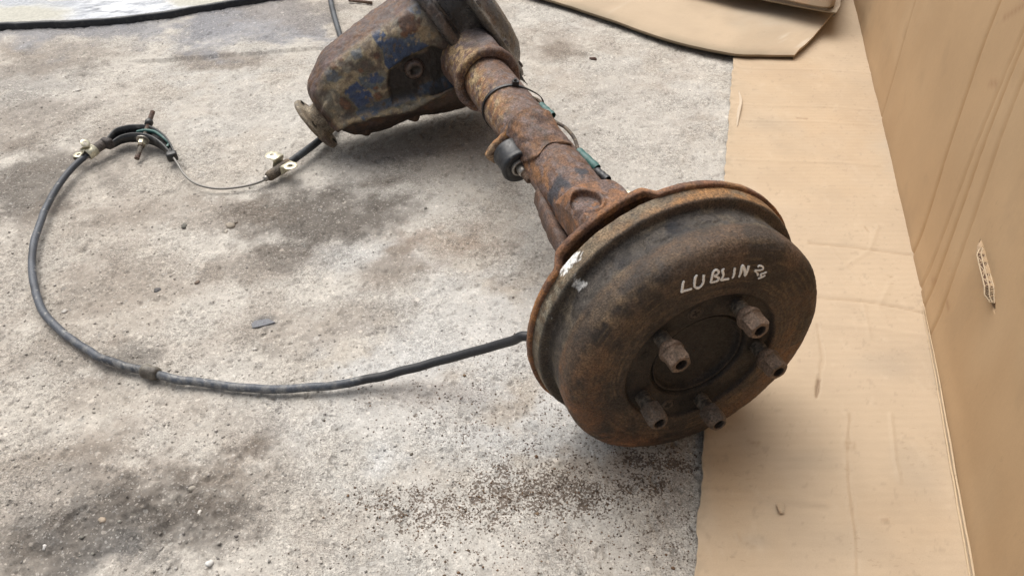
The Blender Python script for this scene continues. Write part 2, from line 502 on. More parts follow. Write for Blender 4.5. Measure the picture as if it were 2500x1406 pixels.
# chip of the concrete skin: a raised ledge across the upper left
ledge = seg_dist(GX, GY, [g2(370, 150), g2(470, 140), g2(560, 130), g2(660, 128), g2(760, 122)])
rel += np.where(GY > np.interp(GX, [g2(370, 150)[0], g2(760, 122)[0]], [g2(370, 150)[1], g2(760, 122)[1]]), .006, 0)*(1-sstep(.0, .10, ledge))
mb = MB(); mb.grid(np.stack([GX, GY, rel-.001], -1))
msk = np.stack([spk, wet, lefty], -1).reshape(-1, 3)
ground = mb.build('concrete_ground', M_GROUND, col=gc.reshape(-1, 3), msk=msk, fix=False)
if ground.data.polygons[0].normal.z < 0: ground.data.flip_normals()
tag(ground, kind='structure')
mb = MB(); mb.add([(-60, -60, -.02), (60, -60, -.02), (60, 60, -.02), (-60, 60, -.02)], [(0, 1, 2, 3)])
tag(mb.build('yard_ground', M_GROUND, col=(.36, .33, .295), msk=(0, 0, 0), smooth=False), kind='structure')
def gz(x, y):
    i = int(np.clip(np.searchsorted(ys, y), 0, len(ys)-1))
    j = int(np.clip((x-xl[i])/(xr[i]-xl[i])*(NX-1), 0, NX-1))
    return rel[i, j]-.001
def gcol(x, y):
    i = int(np.clip(np.searchsorted(ys, y), 0, len(ys)-1))
    j = int(np.clip((x-xl[i])/(xr[i]-xl[i])*(NX-1), 0, NX-1))
    return gc[i, j]
def on_ground(px, py, lift=0.0):
    P = at(px, py)
    P[2] = gz(P[0], P[1])
    P = at(px, py, P[2]+lift)
    return P

# ------------------------------------------------------------------ wet slab and rubber strip, top left
E0, E1, E2, E3 = at(-150, 74, .012), at(0, 60, .012), at(300, 45, .012), at(590, 0, .012)
E4 = E3+(E3-E2)*.8
edge = curve([E0, E1, E2, E3, E4], 90)
edge[:, :2] += (fb2(edge[:, 0], edge[:, 1], 30, 3, 21)[:, None]-.5)*.012
m, t, p = nt('wet_muddy_slab')
co = objco(t)
sep_ = nd(t, 'SeparateColor'); t.links.new(attr(t, 'Msk'), sep_.inputs[0])
c = scalec(t, attr(t, 'Col'), ramp(t, noise(t, co, 140, 4, .6), .3, .7, .85, 1.12))
t.links.new(c, p.inputs['Base Color'])
t.links.new(ramp(t, sep_.outputs[0], 0, 1, .05, .7), p.inputs['Roughness'])
bumpn(t, p, noise(t, co, 60, 3, .6), .5, .005)
gk = np.linspace(0, 1.19, 130)
G = np.array([edge+np.array([-.02, .17, 0])*k for k in gk])
X, Y = G[..., 0], G[..., 1]
wp_ = (fb2(X, Y, 12, 4, 61)-.5)*1.6
mudm = np.maximum(np.maximum(px_blob(X, Y, 40, 38, 120, 30, .8, wp_), px_blob(X, Y, 500, 8, 90, 14, .8, wp_)), px_blob(X, Y, 140, 2, 70, 12, .8, wp_)*.8)
C = np.zeros(G.shape); C[:] = (.36, .38, .415)  # bluish sky sheen of the wet concrete put into the base colour
glint = px_blob(X, Y, 300, 14, 110, 36, 1.1, wp_)*sstep(.40, .52, fb2(X*.6+Y*.5, Y*2.2-X*.6, 34, 4, 62))
glint = np.maximum(glint, px_blob(X, Y, 340, 8, 40, 14, .8, wp_))
C = mix(C, (.10, .105, .115), px_blob(X, Y, 270, 24, 120, 26, 1.1, wp_)*.6*sstep(.5, .6, fb2(X, Y*2, 40, 3, 63)))
C = mix(C, (.80, .82, .85), glint*.97)  # sky reflections on the water painted in as white streaks
C = mix(C, (.40, .39, .335), mudm)
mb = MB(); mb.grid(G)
slab = mb.build('wet_slab', m, col=C.reshape(-1, 3), msk=np.stack([np.maximum(mudm, glint*.4)]*3, -1).reshape(-1, 3))
slab.data.transform(Matrix.Translation((0, 0, -.003)))
tag(slab, kind='structure')
mb = MB()
pr = []
for i, P in enumerate(edge):
    w_ = .006+.004*n2(np.array([i*.35]), np.array([0.3]), 1, 3)[0]
    pr.append([P+np.array(k) for k in ((0, -w_, -.016), (0, -w_*1.05, -.001), (0, -w_*.7, .004), (0, w_*.2, .004), (0, w_*.5, -.006))])
mb.grid(np.array(pr))
tag(mb.build('rubber_strip', M_RUBBER), 'thin black rubber edging strip along the wet slab in the upper left corner', 'rubber strip')

# ------------------------------------------------------------------ cardboard floor panel and wall panel
WLx = np.array([.389-.9*.26, .389, .480, .632, .772, .919, 1.07]); WLx = np.array([.372, .480, .555, .632, .775, .919, 1.19])
WLy = np.array([0.0, .389, .640, .918, 1.470, 2.029, 3.08])
def wall_x(y): return np.interp(y, WLy, WLx)
def left_x(y): return .189+.257*(y-.389)
box = empty('cardboard_box', (.45, .9, 0))
tag(box, 'tan cardboard box laid open, its floor flap and tall side wall on the right', 'cardboard box')
box_off = np.array([.45, .9, 0])
yv = np.arange(-.05, 2.9, .0036); nu_ = 190
un = np.linspace(0, 1, nu_)
jag = (fb2(yv, yv*0, 60, 3, 31)-.5)*.006+(fb2(yv, yv*0, 8, 2, 32)-.5)*.006
FX = (left_x(yv)+jag)[:, None]*(1-un)+(wall_x(yv)+.002)[:, None]*un
FY = np.repeat(yv[:, None], nu_, 1)
fz = .0065+(fb2(FX, FY, 5, 3, 33)-.5)*.004
fz += .0015*un[None]**2
fcol = np.zeros(FX.shape+(3,)); fcol[:] = (.455, .358, .255)
flute = np.sin(2*np.pi*FY/.968/.0125+.8*np.sin(FX*9)); fz = fz+.00016*flute; fcol = fcol*(1+.011*flute)[..., None]
fcol = mix(fcol, (.385, .305, .225), sstep(.5, .72, fb2(FX, FY, 7, 4, 34))*.3)
fcol = mix(fcol, (.42, .37, .30), px_blob(FX, FY, 2220, 400, 70, 60, 1.2, (fb2(FX, FY, 30, 3, 35)-.5))*.35)
wpb = (fb2(FX, FY, 14, 4, 38)-.5)*1.5
for q_ in ((1770, 1180, 110, 130, .55), (1780, 1380, 120, 80, .3), (1990, 240, 160, 90, .35), (1950, 420, 150, 120, .25), (2200, 1300, 120, 90, .2)):  # kraft warmed in patches; beside the drum it is bounce light painted in
    fcol = mix(fcol, (.42, .295, .178), px_blob(FX, FY, *q_[:4], 1.3, wpb)*q_[4])
for q_ in ((2150, 900, 60, 25, .3), (1840, 1330, 40, 20, .35), (2100, 1330, 90, 40, .2), (2250, 1150, 50, 50, .25), (1960, 1130, 60, 25, .25), (1880, 310, 60, 20, .25)):
    fcol = mix(fcol, (.30, .255, .20), px_blob(FX, FY, *q_[:4], 1.3, wpb)*q_[4])
fcol = mix(fcol, (.31, .25, .185), sstep(.52, .80, fb2(FX, FY, 9, 5, 46, .55))*.22)
fcol = mix(fcol, (.54, .44, .33), sstep(.66, .80, fb2(FX*1.6, FY, 45, 4, 47, .6))*.15)
fcol = mix(fcol, (.24, .19, .14), sstep(.755, .79, fb2(FX, FY, 120, 3, 48))*.22)
def ridge(pts, h, w, dark=0., cl=(.30, .21, .13), jitter=.0):
    global fz, fcol
    P = [g2(*k) for k in pts]
    wob = (fb2(FX, FY, 60, 3, 36)-.5)*jitter
    d = np.abs(seg_dist(FX, FY, P)+wob)
    w = w*.72
    g = np.exp(-(d/w)**2)
    fz = fz+h*g*.8
    if dark: fcol = mix(fcol, cl, np.exp(-(d/(w*.8))**2)*dark)
for y in (172, 262, 300, 398):
    ridge([(1795, y), (1900, y+4), (2010, y+6), (2140, y+16)], .0016, .004)
ridge([(1975, 603), (2080, 612), (2150, 622), (2228, 632)], -.0022, .004, .35)
ridge([(1985, 735), (2100, 742), (2190, 757), (2255, 772)], -.0022, .004, .35)
ridge([(1985, 800), (2120, 806), (2260, 830)], .0012, .005)
ridge([(2020, 610), (2060, 655), (2100, 700)], .0009, .005)
ridge([(2140, 560), (2120, 620), (2065, 655), (2045, 660)], .0009, .005)
ridge([(2170, 700), (2140, 760), (2160, 780)], .0008, .005)
ridge([(2105, 750), (2120, 830)], .0008, .005)
ridge([(1700, 1205), (1780, 1210), (1900, 1222), (2010, 1238)], .0022, .006)
ridge([(1700, 1222), (1780, 1222), (1900, 1238), (2010, 1250)], -.0015, .006)
ridge([(2073, 1020), (2068, 1100), (2070, 1180), (2078, 1250), (2088, 1330), (2090, 1406)], -.0014, .0026, .12, jitter=.010)
ridge([(2066, 1020), (2060, 1100), (2062, 1180), (2070, 1250), (2080, 1330), (2082, 1406)], .0011, .005, jitter=.010)
ridge([(2170, 1020), (2180, 1130), (2192, 1180)], .0012, .004)
ridge([(1992, 800), (2005, 880), (1998, 930), (1990, 975)], -.0010, .0024, .22, jitter=.006)
ridge([(1997, 935), (1990, 978)], -.002, .0024, .7, (.16, .10, .06), jitter=.004)
ridge([(1945, 296), (1968, 297)], -.002, .0030, .8, (.20, .13, .08))
ridge([(2058, 1088), (2080, 1090), (2080, 1100), (2062, 1100), (2058, 1088)], .0012, .003, .3)
ridge([(1825, 1085), (1845, 1092), (1850, 1088)], .0015, .003, .5)
ridge([(1795, 1310), (1805, 1330), (1840, 1345)], .0012, .003, .25)
ridge([(2146, 1275), (2160, 1276)], .002, .0022, .5)
ridge([(2108, 562), (2118, 575)], -.001, .0025, .6)
ridge([(2165, 682), (2175, 685)], -.001, .0025, .6)
# torn scar and loose edge bits
edgew = 1-sstep(0, .018, (FX-left_x(FY)))
fcol = mix(fcol, (.34, .27, .19), edgew*.55*sstep(.45, .6, fb2(FX, FY, 70, 3, 37)))
fz = fz+.0025*(1-sstep(0, .05, FX-left_x(FY)))*(.4+.6*fb2(FY*0, FY, 7, 2, 39))
under = np.stack([FX[:, 0]+.0015, FY[:, 0], fz[:, 0]-.0048], -1)
top = np.stack([FX, FY, fz], -1)
G = np.concatenate([under[:, None], top], 1)-box_off
C = np.concatenate([np.tile((.20, .15, .10), (len(yv), 1))[:, None], fcol], 1)
mb = MB(); mb.grid(G)
mb.build('floor_flap', M_CARD, box, col=C.reshape(-1, 3))
# torn strip at the left edge
a0, a1 = at(1806, 232, .007), at(1786, 345, .007)
st_ = curve([at(1803, 222, .008), at(1810, 245, .010), at(1805, 275, .011), at(1799, 310, .008)], 30)
mb = MB(); pr = []
for i, P in enumerate(st_):
    k = .55*math.sin(math.pi*i/29)**.6
    pr.append([P+np.array([-.007*k-.002, 0, -.004]), P+np.array([-.004*k, 0, -.0005]), P+np.array([.001, 0, .0022*k]), P+np.array([.004*k, 0, .0005]), P+np.array([.0045*k, 0, -.003])])
mb.grid(np.array(pr)-box_off)
mb.build('torn_strip', M_CARD, box, col=(.47, .385, .29))
# little torn flap of the paper skin
mb = MB(); pr = []
for i in range(9):
    k = i/8
    pr.append([at(1904+k*6+(x-.5)*20*(1-.45*k)*1.0, 1228+24*k, .0085+.004*math.sin(k*2.6)*(.6+.4*abs(x-.5)*2)) for x in np.linspace(0, 1, 7)])
mb.grid(np.array(pr)-box_off)
mb.build('torn_flake', M_CARD, box, col=(.42, .325, .225))

# wall
wall_pts = [(2125, 140), (2155, 290), (2228, 628), (2275, 830)]
Y0, Y1 = -.05, 2.9
hole_px = [(2394, 592), (2424, 592), (2442, 690), (2436, 765), (2415, 768), (2392, 660)]
nrm = np.array([-.966, .258, 0.0])
WP = np.array([.632, .918, 0])
def on_wall(px, py):
    d = ray(px, py)
    tt = ((WP-EYE)@nrm)/(d@nrm)
    P = EYE+d*tt
    return P[1], P[2]                                      # (along, height)
hp = np.array([on_wall(*k) for k in hole_px])
wy = np.unique(np.r_[np.arange(Y0, Y1, .005), np.arange(hp[:, 0].min()-.02, hp[:, 0].max()+.02, .0011)])
wz = np.unique(np.r_[np.arange(.006, .62, .006), np.arange(hp[:, 1].min()-.015, hp[:, 1].max()+.015, .0013)])
WY, WZ = np.meshgrid(wy, wz, indexing='ij')
dep = (fb2(WY, WZ, 2.2, 3, 41)-.5)*.018*sstep(0, .05, WZ)+(fb2(WY, WZ*0, 9, 3, 49)-.5)*.004*(1-sstep(0, .06, WZ))
wcol = np.zeros(WY.shape+(3,)); wcol[:] = (.385, .262, .15)  # weaker light on the wall put into its darker kraft colour
wcol = mix(wcol, (.375, .25, .14), sstep(.45, .7, fb2(WY, WZ, 4, 2, 42))*.4)
wcol = mix(wcol, (.43, .31, .19), sstep(.5, .75, fb2(WY, WZ, 6, 3, 43))*.35)
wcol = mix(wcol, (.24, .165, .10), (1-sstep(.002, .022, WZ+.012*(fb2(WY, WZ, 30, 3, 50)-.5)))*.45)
wcol = mix(wcol, (.30, .21, .125), sstep(.60, .74, fb2(WY, WZ, 14, 5, 59, .6))*.25)
for (x0, y0, x1, y1, w, k) in [(2240, 0, 2155, 292, .0040, .5), (2445, 0, 2228, 624, .0042, .95), (2503, 70, 2250, 700, .0032, .6), (2516, 70, 2252, 764, .0040, .85), (2535, 110, 2270, 828, .0044, .6)]:
    A_, B_ = np.array(on_wall(x0, y0)), np.array(on_wall(x1, y1))
    Bx = B_+(B_-A_)*.15; Ax_ = A_-(B_-A_)*2
    d = np.abs(seg_dist(WY, WZ, [Ax_, Bx])+(fb2(WY, WZ, 60, 2, 44)-.5)*.002)
    g = np.exp(-(d/w)**2)
    dep -= .0022*g
    wcol = mix(wcol, (.30, .185, .09), g*k)  # crease lines: scored kraft tone and groove shade, both in the colour
for (x0, y0, x1, y1) in [(2455, 45, 2500, 15), (2420, 205, 2440, 205), (2310, 735, 2317, 752), (2275, 680, 2280, 690)]:
    d = seg_dist(WY, WZ, [on_wall(x0, y0), on_wall(x1, y1)])
    wcol = mix(wcol, (.24, .13, .07), np.exp(-(d/.0035)**2)*.5)
# hand hole with its flap pushed in
ctr = hp.mean(0)
from_left = [on_wall(2392, 612), on_wall(2398, 660), on_wall(2415, 740)]
right = [on_wall(2403, 590), on_wall(2418, 650), on_wall(2432, 700), on_wall(2434, 768)]
lefts = [on_wall(2391, 600), on_wall(2390, 650), on_wall(2408, 720), on_wall(2414, 768)]
rzs = np.array([k[1] for k in right][::-1]); rys = np.array([k[0] for k in right][::-1])
lzs = np.array([k[1] for k in lefts][::-1]); lys = np.array([k[0] for k in lefts][::-1])
yr = np.interp(WZ, rzs, rys); yl = np.interp(WZ, lzs, lys)
inz = (WZ > rzs[0]) & (WZ < rzs[-1])
tt = np.clip((yl-WY)/(yl-yr+1e-9), 0, 1)
ins = inz & (tt > 0) & (tt < 1)
lowz = (rzs[-1]-WZ)/(rzs[-1]-rzs[0])                 # 0 at the top of the hole, 1 at its foot
prof_ = np.clip(lowz*9, 0, 1)*(1-sstep(.62, .80, lowz))
dep = dep+np.where(ins & (lowz < .74), .0105*np.clip(tt, 0, 1)**.8*prof_, 0)
dep = dep-np.where(ins & (lowz >= .74), .012*sstep(.1, .4, tt), 0)-np.where(ins & (tt < .22) & (lowz < .3) & (lowz > .1), .006, 0)
wcol = mix(wcol, (.37, .265, .175), np.where(ins & (lowz < .74), .8, 0))
wcol = mix(wcol, (.52, .41, .28), np.exp(-((yl-.0015-WY)/.0016)**2)*inz*(lowz > .3)*.7)
wcol = mix(wcol, (.20, .105, .06), np.where(ins & (lowz >= .74), .95, 0)+np.where(ins & (tt < .22) & (lowz < .3) & (lowz > .1), .8, 0))
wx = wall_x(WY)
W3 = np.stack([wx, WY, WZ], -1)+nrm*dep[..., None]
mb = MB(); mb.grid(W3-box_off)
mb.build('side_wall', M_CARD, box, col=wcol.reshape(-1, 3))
# cut edge of the double-wall board in the hand hole: pale liners and flutes, hollows' shade as a dark strip
zz = np.linspace(rzs[-1]-.001, np.interp(.30, [0, 1], [rzs[0], rzs[-1]]), 80)
yy = np.interp(zz, rzs, rys)
lw_ = (rzs[-1]-zz)/(rzs[-1]-rzs[0])
hgt = .0105*np.clip(lw_*9, .45, 1)*(1-.55*sstep(.50, .72, lw_))
base = np.stack([wall_x(yy), yy, zz], -1)-box_off
off_ = np.array([0, -.0012, 0])
up_ = lambda f: base+nrm*(f*hgt)[:, None]+off_
mb = MB()
for k in (1.0, .52, .05):
    mb.tube(up_(k), .00085, 5)
for lo, hi in ((.98, .55), (.49, .08)):
    zi = np.linspace(0, 79, 23).astype(int)
    A_, B_ = up_(lo), up_(hi)
    mb.tube(np.array([A_[j] if i % 2 else B_[j] for i, j in enumerate(zi)]), .00062, 4)
mb.build('cut_flutes', M_CARD, box, col=(.44, .345, .235))
mb = MB()
mb.grid(np.stack([up_(1.0)-off_*.5, up_(0.0)-off_*.5], 0))
mb.build('flute_shade', M_CARD, box, col=(.10, .06, .04))
# folded paper lips along the foot of the wall
yy = np.linspace(.25, .80, 160)
for off, r_, zo in ((-.0040, .0012, .0080), (-.0012, .0013, .0098)):
    P = np.stack([wall_x(yy)+off*(1-.2*np.sin(yy*9)), yy, zo+(fb2(yy, yy*0, 30, 2, 45+int(zo*1000))-.5)*.003], -1)
    mb = MB(); mb.tube(P-box_off, r_*(.3+.7*np.clip((.80-yy)/.25, 0, 1)), 8)
    mb.build('paper_lip', M_CARD, box, col=(.50, .385, .255))

# ------------------------------------------------------------------ folded cardboard at the top right
def sheet(name, front, path, thick, zfun, col, label, colfun=None, nv=60):
    F = curve(front, 110)
    R = curve(path, nv)
    P = np.zeros((nv, 110, 3))
    v = np.r_[0, np.cumsum(np.linalg.norm(np.diff(R, axis=0), axis=1))]
    for j in range(nv):
        P[j] = F+(R[j]-R[0])
    s_ = v[:, None]
    P[..., 2] = zfun(P, s_, np.linspace(0, 1, 110)[None])
    fr = P[0]
    bot1 = fr+np.array([0, .0005, -thick*.5]); bot2 = fr+np.array([0, .012, -thick])
    rows = [bot2, bot1]+[P[j] for j in range(nv)]
    G = np.array(rows)
    side = G[:, -1:]+np.array([-.002, 0, -thick*.9])
    G = np.concatenate([G, side], 1)
    C = np.zeros(G.shape); C[:] = col
    X, Y = G[..., 0], G[..., 1]
    C = mix(C, np.array(col)*.78, sstep(.45, .68, fb2(X, Y, 9, 4, 51))*.45)
    if colfun: C = colfun(C, G)
    dirt = np.exp(-(np.r_[0, 0, v][:, None]/.016)**2)*(.35+.65*sstep(.35, .6, fb2(X, Y, 18, 4, 57)))
    C = mix(C, (.25, .205, .145), dirt*.75)
    C[:2] = (.17, .135, .09)
    C[:, -1] = (.30, .225, .15)
    mb = MB(); mb.grid(G)
    o = mb.build(name, M_CARD, col=C.reshape(-1, 3), sharp=38)
    return tag(o, label, 'cardboard')
def zA(P, s, u):
    rise = .0060*(1-np.exp(-(s/.006)))-.001
    lift = .024*sstep(.72, 1.0, u)*sstep(.05, .35, s)
    return .0185+rise+lift+(fb2(P[..., 0], P[..., 1], 6, 3, 52)-.5)*.006
def cA(C, G):
    X, Y = G[..., 0], G[..., 1]
    g = px_blob(X, Y, 1900, 60, 110, 45, 1.2, (fb2(X, Y, 25, 4, 53)-.5)*1.2)
    C = mix(C, (.40, .345, .27), g*.55)
    C = mix(C, (.50, .42, .33), np.exp(-(seg_dist(X, Y, [g2(1490, 50), g2(1580, -5)])/.003)**2)*.6)
    C = mix(C, (.60, .54, .45), sstep(.55, .66, fb2(X, Y, 60, 3, 58))*px_blob(X, Y, 1935, 122, 26, 16, 1.2)*.9)
    sc = sstep(.58, .68, fb2(X*1.0, Y*3, 22, 4, 54))*px_blob(X, Y, 1850, 80, 160, 60, 1.2)
    C = mix(C, (.36, .29, .21), sc*.4)
    return C
front = [at(1180, -45, .012), at(1330, 2, .012), at(1490, 52, .012), at(1640, 104, .012), at(1780, 136, .012), at(1860, 139, .012), at(1938, 141, .012)]
sheet('cardboard_sheet', front, [at(1938, 141, .012), at(1985, 100, .012), at(2036, 45, .012), at(2050, 0, .012), at(2066, -90, .012), at(2090, -260, .012)], .011, zA, (.435, .34, .24),
      'large flat tan cardboard sheet with a rounded folded edge, behind the axle', cA)
def zB(P, s, u):
    return .058+.008*(1-np.exp(-(s/.01)))+.006*u+(fb2(P[..., 0], P[..., 1], 8, 3, 55)-.5)*.006
sheet('torn_cardboard', [at(1640, -50, .058), at(1760, -22, .058), at(1880, 6, .058), at(1970, 27, .058), at(2040, 38, .058)],
      [at(2040, 38, .058), at(2048, 26, .058), at(2050, 0, .058), at(2060, -80, .058)], .007, zB, (.41, .33, .245),
      'thin torn cardboard piece with a ragged right end on top of the large sheet', None, 30)
def zC(P, s, u):
    return .078+s*1.1+(fb2(P[..., 0], P[..., 1], 8, 3, 56)-.5)*.006
sheet('brown_cardboard_flap', [at(1760, -50, .07), at(1860, -10, .07), at(1950, 14, .07), at(2012, 24, .07), at(2036, 20, .07)],
      [at(2036, 20, .07), at(2038, 4, .07), at(2040, -30, .07)], .007, zC, (.36, .235, .145),
      'darker brown cardboard flap slanting up at the top edge, uppermost of the pile', None, 20)

# ================================================================== the rear axle
axle = empty('rear_axle', (AX[0], AX[1], 0), YAW)
tag(axle, 'rusty car rear axle with a brake drum lettered in white, lying on the concrete', 'axle')
Z0 = AX[2]
def L(w, s, u): return np.array([w, s, u+Z0])
def toL(V): return np.asarray(V)+np.array([0, 0, Z0])

# ---- brake drum
prof = [(.0105, .001), (.0105, .030), (.0102, .047), (.0075, .0500), (.0035, .0515), (.0030, .0530), (.0055, .0545), (.0058, .0556), (.0030, .0566), (.0006, .0580), (0, .062), (0, .074), (0, .0862),
        (-.0008, .0874), (-.0040, .0890), (-.0046, .0905), (-.0048, .098), (-.0048, .110), (-.0047, .120), (-.0044, .128), (-.0030, .1355), (.0002, .1420), (.0050, .1468), (.0110, .1492), (.0185, .1498), (.028, .1492), (.040, .1480), (.052, .1468), (.0590, .1466), (.0608, .1478), (.0614, .1520),
        (.0620, .1568), (.0640, .1588), (.0680, .1594), (.073, .1598), (.078, .1600), (.0815, .1598), (.0828, .1588), (.083, .148)]
pp = curve([(a, b) for a, b in prof], 190)
keep = [0]
NA = 420
an = np.arange(NA)*2*math.pi/NA
def ringpts(s, r): return np.stack([r*np.sin(an), np.full(NA, s), r*np.cos(an)], -1)
mb = MB(); mb.grid(np.array([ringpts(s, r) for s, r in pp]), cv=True)
V = mb.V()
ang = np.degrees(np.arctan2(V[:, 0], V[:, 2])); rad = np.hypot(V[:, 0], V[:, 2]); ss = V[:, 1]
am = sstep(.088, .10, rad)
crust = sstep(.02, .04, ss)*(1-sstep(.056, .060, ss))*np.exp(-((ang+15)/35)**2)
face = 1-sstep(.0, .012, ss)
N = vnormals(V, mb.f)
dd = (fbm(V, 55, 4, 1)-.5)*.0014*(.3+.7*am)+(fbm(V, 300, 3, 2)-.5)*.0008*(.4+.6*am)
fl = fbm(V, 75, 4, 3)
dd += crust*(sstep(.47, .53, fl)*.0022)
mb.v = [V+N*dd[:, None]]
# colour of the iron: grease, dust and rust, each with its own outline
polar = np.stack([np.sin(np.radians(ang))*.5, rad*28, np.cos(np.radians(ang))*.5], -1)
streak = fbm(polar*np.array([9, 18, 9]), 1, 4, 5)
big = fbm(V, 22, 4, 6); md = fbm(V, 60, 4, 7)
c = np.zeros((len(V), 3)); c[:] = (.046, .034, .026)
c = mix(c, (.078, .053, .036), sstep(.40, .64, big)*.75)
c = mix(c, (.13, .090, .052), sstep(.54, .68, streak)*face*am*.5)
c = mix(c, (.030, .024, .020), sstep(.52, .40, streak)*face*am*.5)
def arcw(a0, w):
    d = (ang-a0+180) % 360-180
    return np.exp(-(d/w)**2)
ed = np.exp(-((rad-.143)/.007)**2)*(1-sstep(.03, .05, ss))
c = mix(c, (.20, .135, .078), ed*arcw(-50, 36)*sstep(.38, .66, md)*.65)
c = mix(c, (.13, .090, .056), np.exp(-((rad-.124)/.02)**2)*arcw(-55, 26)*face*sstep(.45, .62, big)*.6)
c = mix(c, (.20, .090, .042), np.exp(-((rad-.139)/.019)**2)*(1-sstep(.035, .06, ss))*np.clip(arcw(-108, 26)+arcw(-150, 14)*.6, 0, 1)*sstep(.34, .54, md)*.95)
c = mix(c, (.16, .085, .042), np.exp(-((rad-.130)/.018)**2)*(arcw(-100, 40)*.7+arcw(160, 60)*.6)*sstep(.40, .58, big))
c = mix(c, (.15, .080, .042), np.exp(-((rad-.122)/.018)**2)*arcw(103, 30)*sstep(.36, .58, md)*.95)
c = mix(c, (.12, .072, .045), np.exp(-((rad-.133)/.02)**2)*arcw(40, 50)*sstep(.4, .6, big)*.7)
c = mix(c, (.034, .029, .025), np.exp(-((rad-.116)/.016)**2)*arcw(-95, 26)*sstep(.42, .62, fbm(V, 30, 3, 8))*.45)
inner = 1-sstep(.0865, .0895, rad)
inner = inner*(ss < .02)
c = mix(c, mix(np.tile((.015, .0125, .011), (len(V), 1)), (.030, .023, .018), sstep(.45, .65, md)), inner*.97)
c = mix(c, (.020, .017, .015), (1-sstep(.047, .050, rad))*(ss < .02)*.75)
c = mix(c, (.016, .014, .012), np.exp(-((rad-.0553)/.0012)**2)*(ss < .02)*.9)
wallm = sstep(.028, .036, ss)*(1-sstep(.0605, .0625, ss))
wc = mix(np.tile((.062, .054, .046), (len(V), 1)), (.11, .088, .062), sstep(.48, .64, md))
wc = mix(wc, (.040, .036, .033), crust*.85+sstep(.5, .62, fbm(V, 35, 3, 9))*.6)
c = mix(c, wc, wallm*.9)
lip = sstep(.0608, .0628, ss)
lc = mix(np.tile((.105, .078, .052), (len(V), 1)), (.155, .12, .08), sstep(.42, .6, md))
lc = mix(lc, (.27, .14, .055), arcw(12, 40)*sstep(.40, .56, big)*.9)
lc = mix(lc, (.215, .195, .15), arcw(-70, 20)*sstep(.4, .55, fbm(V, 140, 3, 10))*.8)
lc = mix(lc, (.045, .04, .036), (np.exp(-((ss-.0625)/.0016)**2))*.8)
c = mix(c, lc, lip)
spl = (np.exp(-((ang+49)/5.5)**2)*np.exp(-((ss-.079)/.008)**2))*1.0+np.exp(-((ang+53)/3.5)**2)*np.exp(-((ss-.058)/.005)**2)*.9
c = mix(c, (.74, .73, .70), sstep(.63, .70, spl*.62+fbm(V, 230, 4, 11)*.72))
c = mix(c, (.026, .022, .019), sstep(.52, .64, fbm(V, 16, 4, 13))*am*(1-lip)*.3)
c = c*(.8+.4*fbm(V, 200, 2, 12))[:, None]
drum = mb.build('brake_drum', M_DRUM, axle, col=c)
drum.location = (0, 0, Z0)

# hub cap disc in the bore
mb = MB(); mb.lathe([(.0100, .034), (.0085, .0345), (.0085, .0005)][::1], (0, 0, 0), (0, 1, 0), 48, False, False)

# ---- studs and nuts
STUD_R = .0735
PH = math.radians(-47.36)
def hexring(d, n=36, flat=.0105):
    a = np.arange(n)*2*math.pi/n
    k = np.cos(math.pi/6)/np.cos((a+math.pi/6) % (math.pi/3)-math.pi/6)
    return a, k
def nut(kind, rot):
    mb = MB(); n = 48
    a, k = hexring(0, n)
    a = a+rot
    rings = []
    def ring(y, r, hx):
        rr = r*((1-hx)+hx*k/np.cos(math.pi/6))
        rings.append(np.stack([rr*np.cos(a), np.full(n, y), rr*np.sin(a)], -1))
    if kind == 0:          # cone seat and collar towards the wheel, hexagon outwards
        for y, r, h in [(-.0140, .0084, 0), (-.0150, .0096, 0), (-.0205, .0128, 0), (-.0225, .0132, 0), (-.0245, .0130, 0), (-.0252, .0112, .6), (-.0258, .0106, 1), (-.0330, .0106, 1), (-.0395, .0105, 1), (-.0418, .0096, .6), (-.0422, .0086, .0), (-.0422, .0066, 0), (-.0415, .0060, 0), (-.030, .0058, 0), (-.030, .0005, 0)]:
            ring(y, r, h)
    else:                  # turned round: hexagon inwards, cone end outwards
        for y, r, h in [(-.0180, .0068, 0), (-.0184, .0100, .8), (-.0195, .0106, 1), (-.0300, .0108, 1), (-.0330, .0112, .5), (-.0350, .0112, 0), (-.0392, .0098, 0), (-.0412, .0085, 0), (-.0415, .0078, 0), (-.0410, .0068, 0), (-.0395, .0059, 0),
                        (-.0385, .0064, 0), (-.0375, .0058, 0), (-.0365, .0063, 0), (-.0355, .0057, 0), (-.0345, .0062, 0), (-.0335, .0056, 0), (-.031, .0056, 0), (-.031, .0005, 0)]:
            ring(y, r, h)
    mb.grid(np.array(rings), cv=True)
    roughen(mb, .00012, 260, 3, kind)
    return mb
def stud():
    mb = MB()
    ysd = np.linspace(.004, -.030, 70)
    r = .0080+.00045*np.sin(np.arange(70)*1.9)
    mb.tube(np.stack([ysd*0, ysd, ysd*0], -1), r, 14)
    roughen(mb, .0007, 420, 3, 3)
    return mb
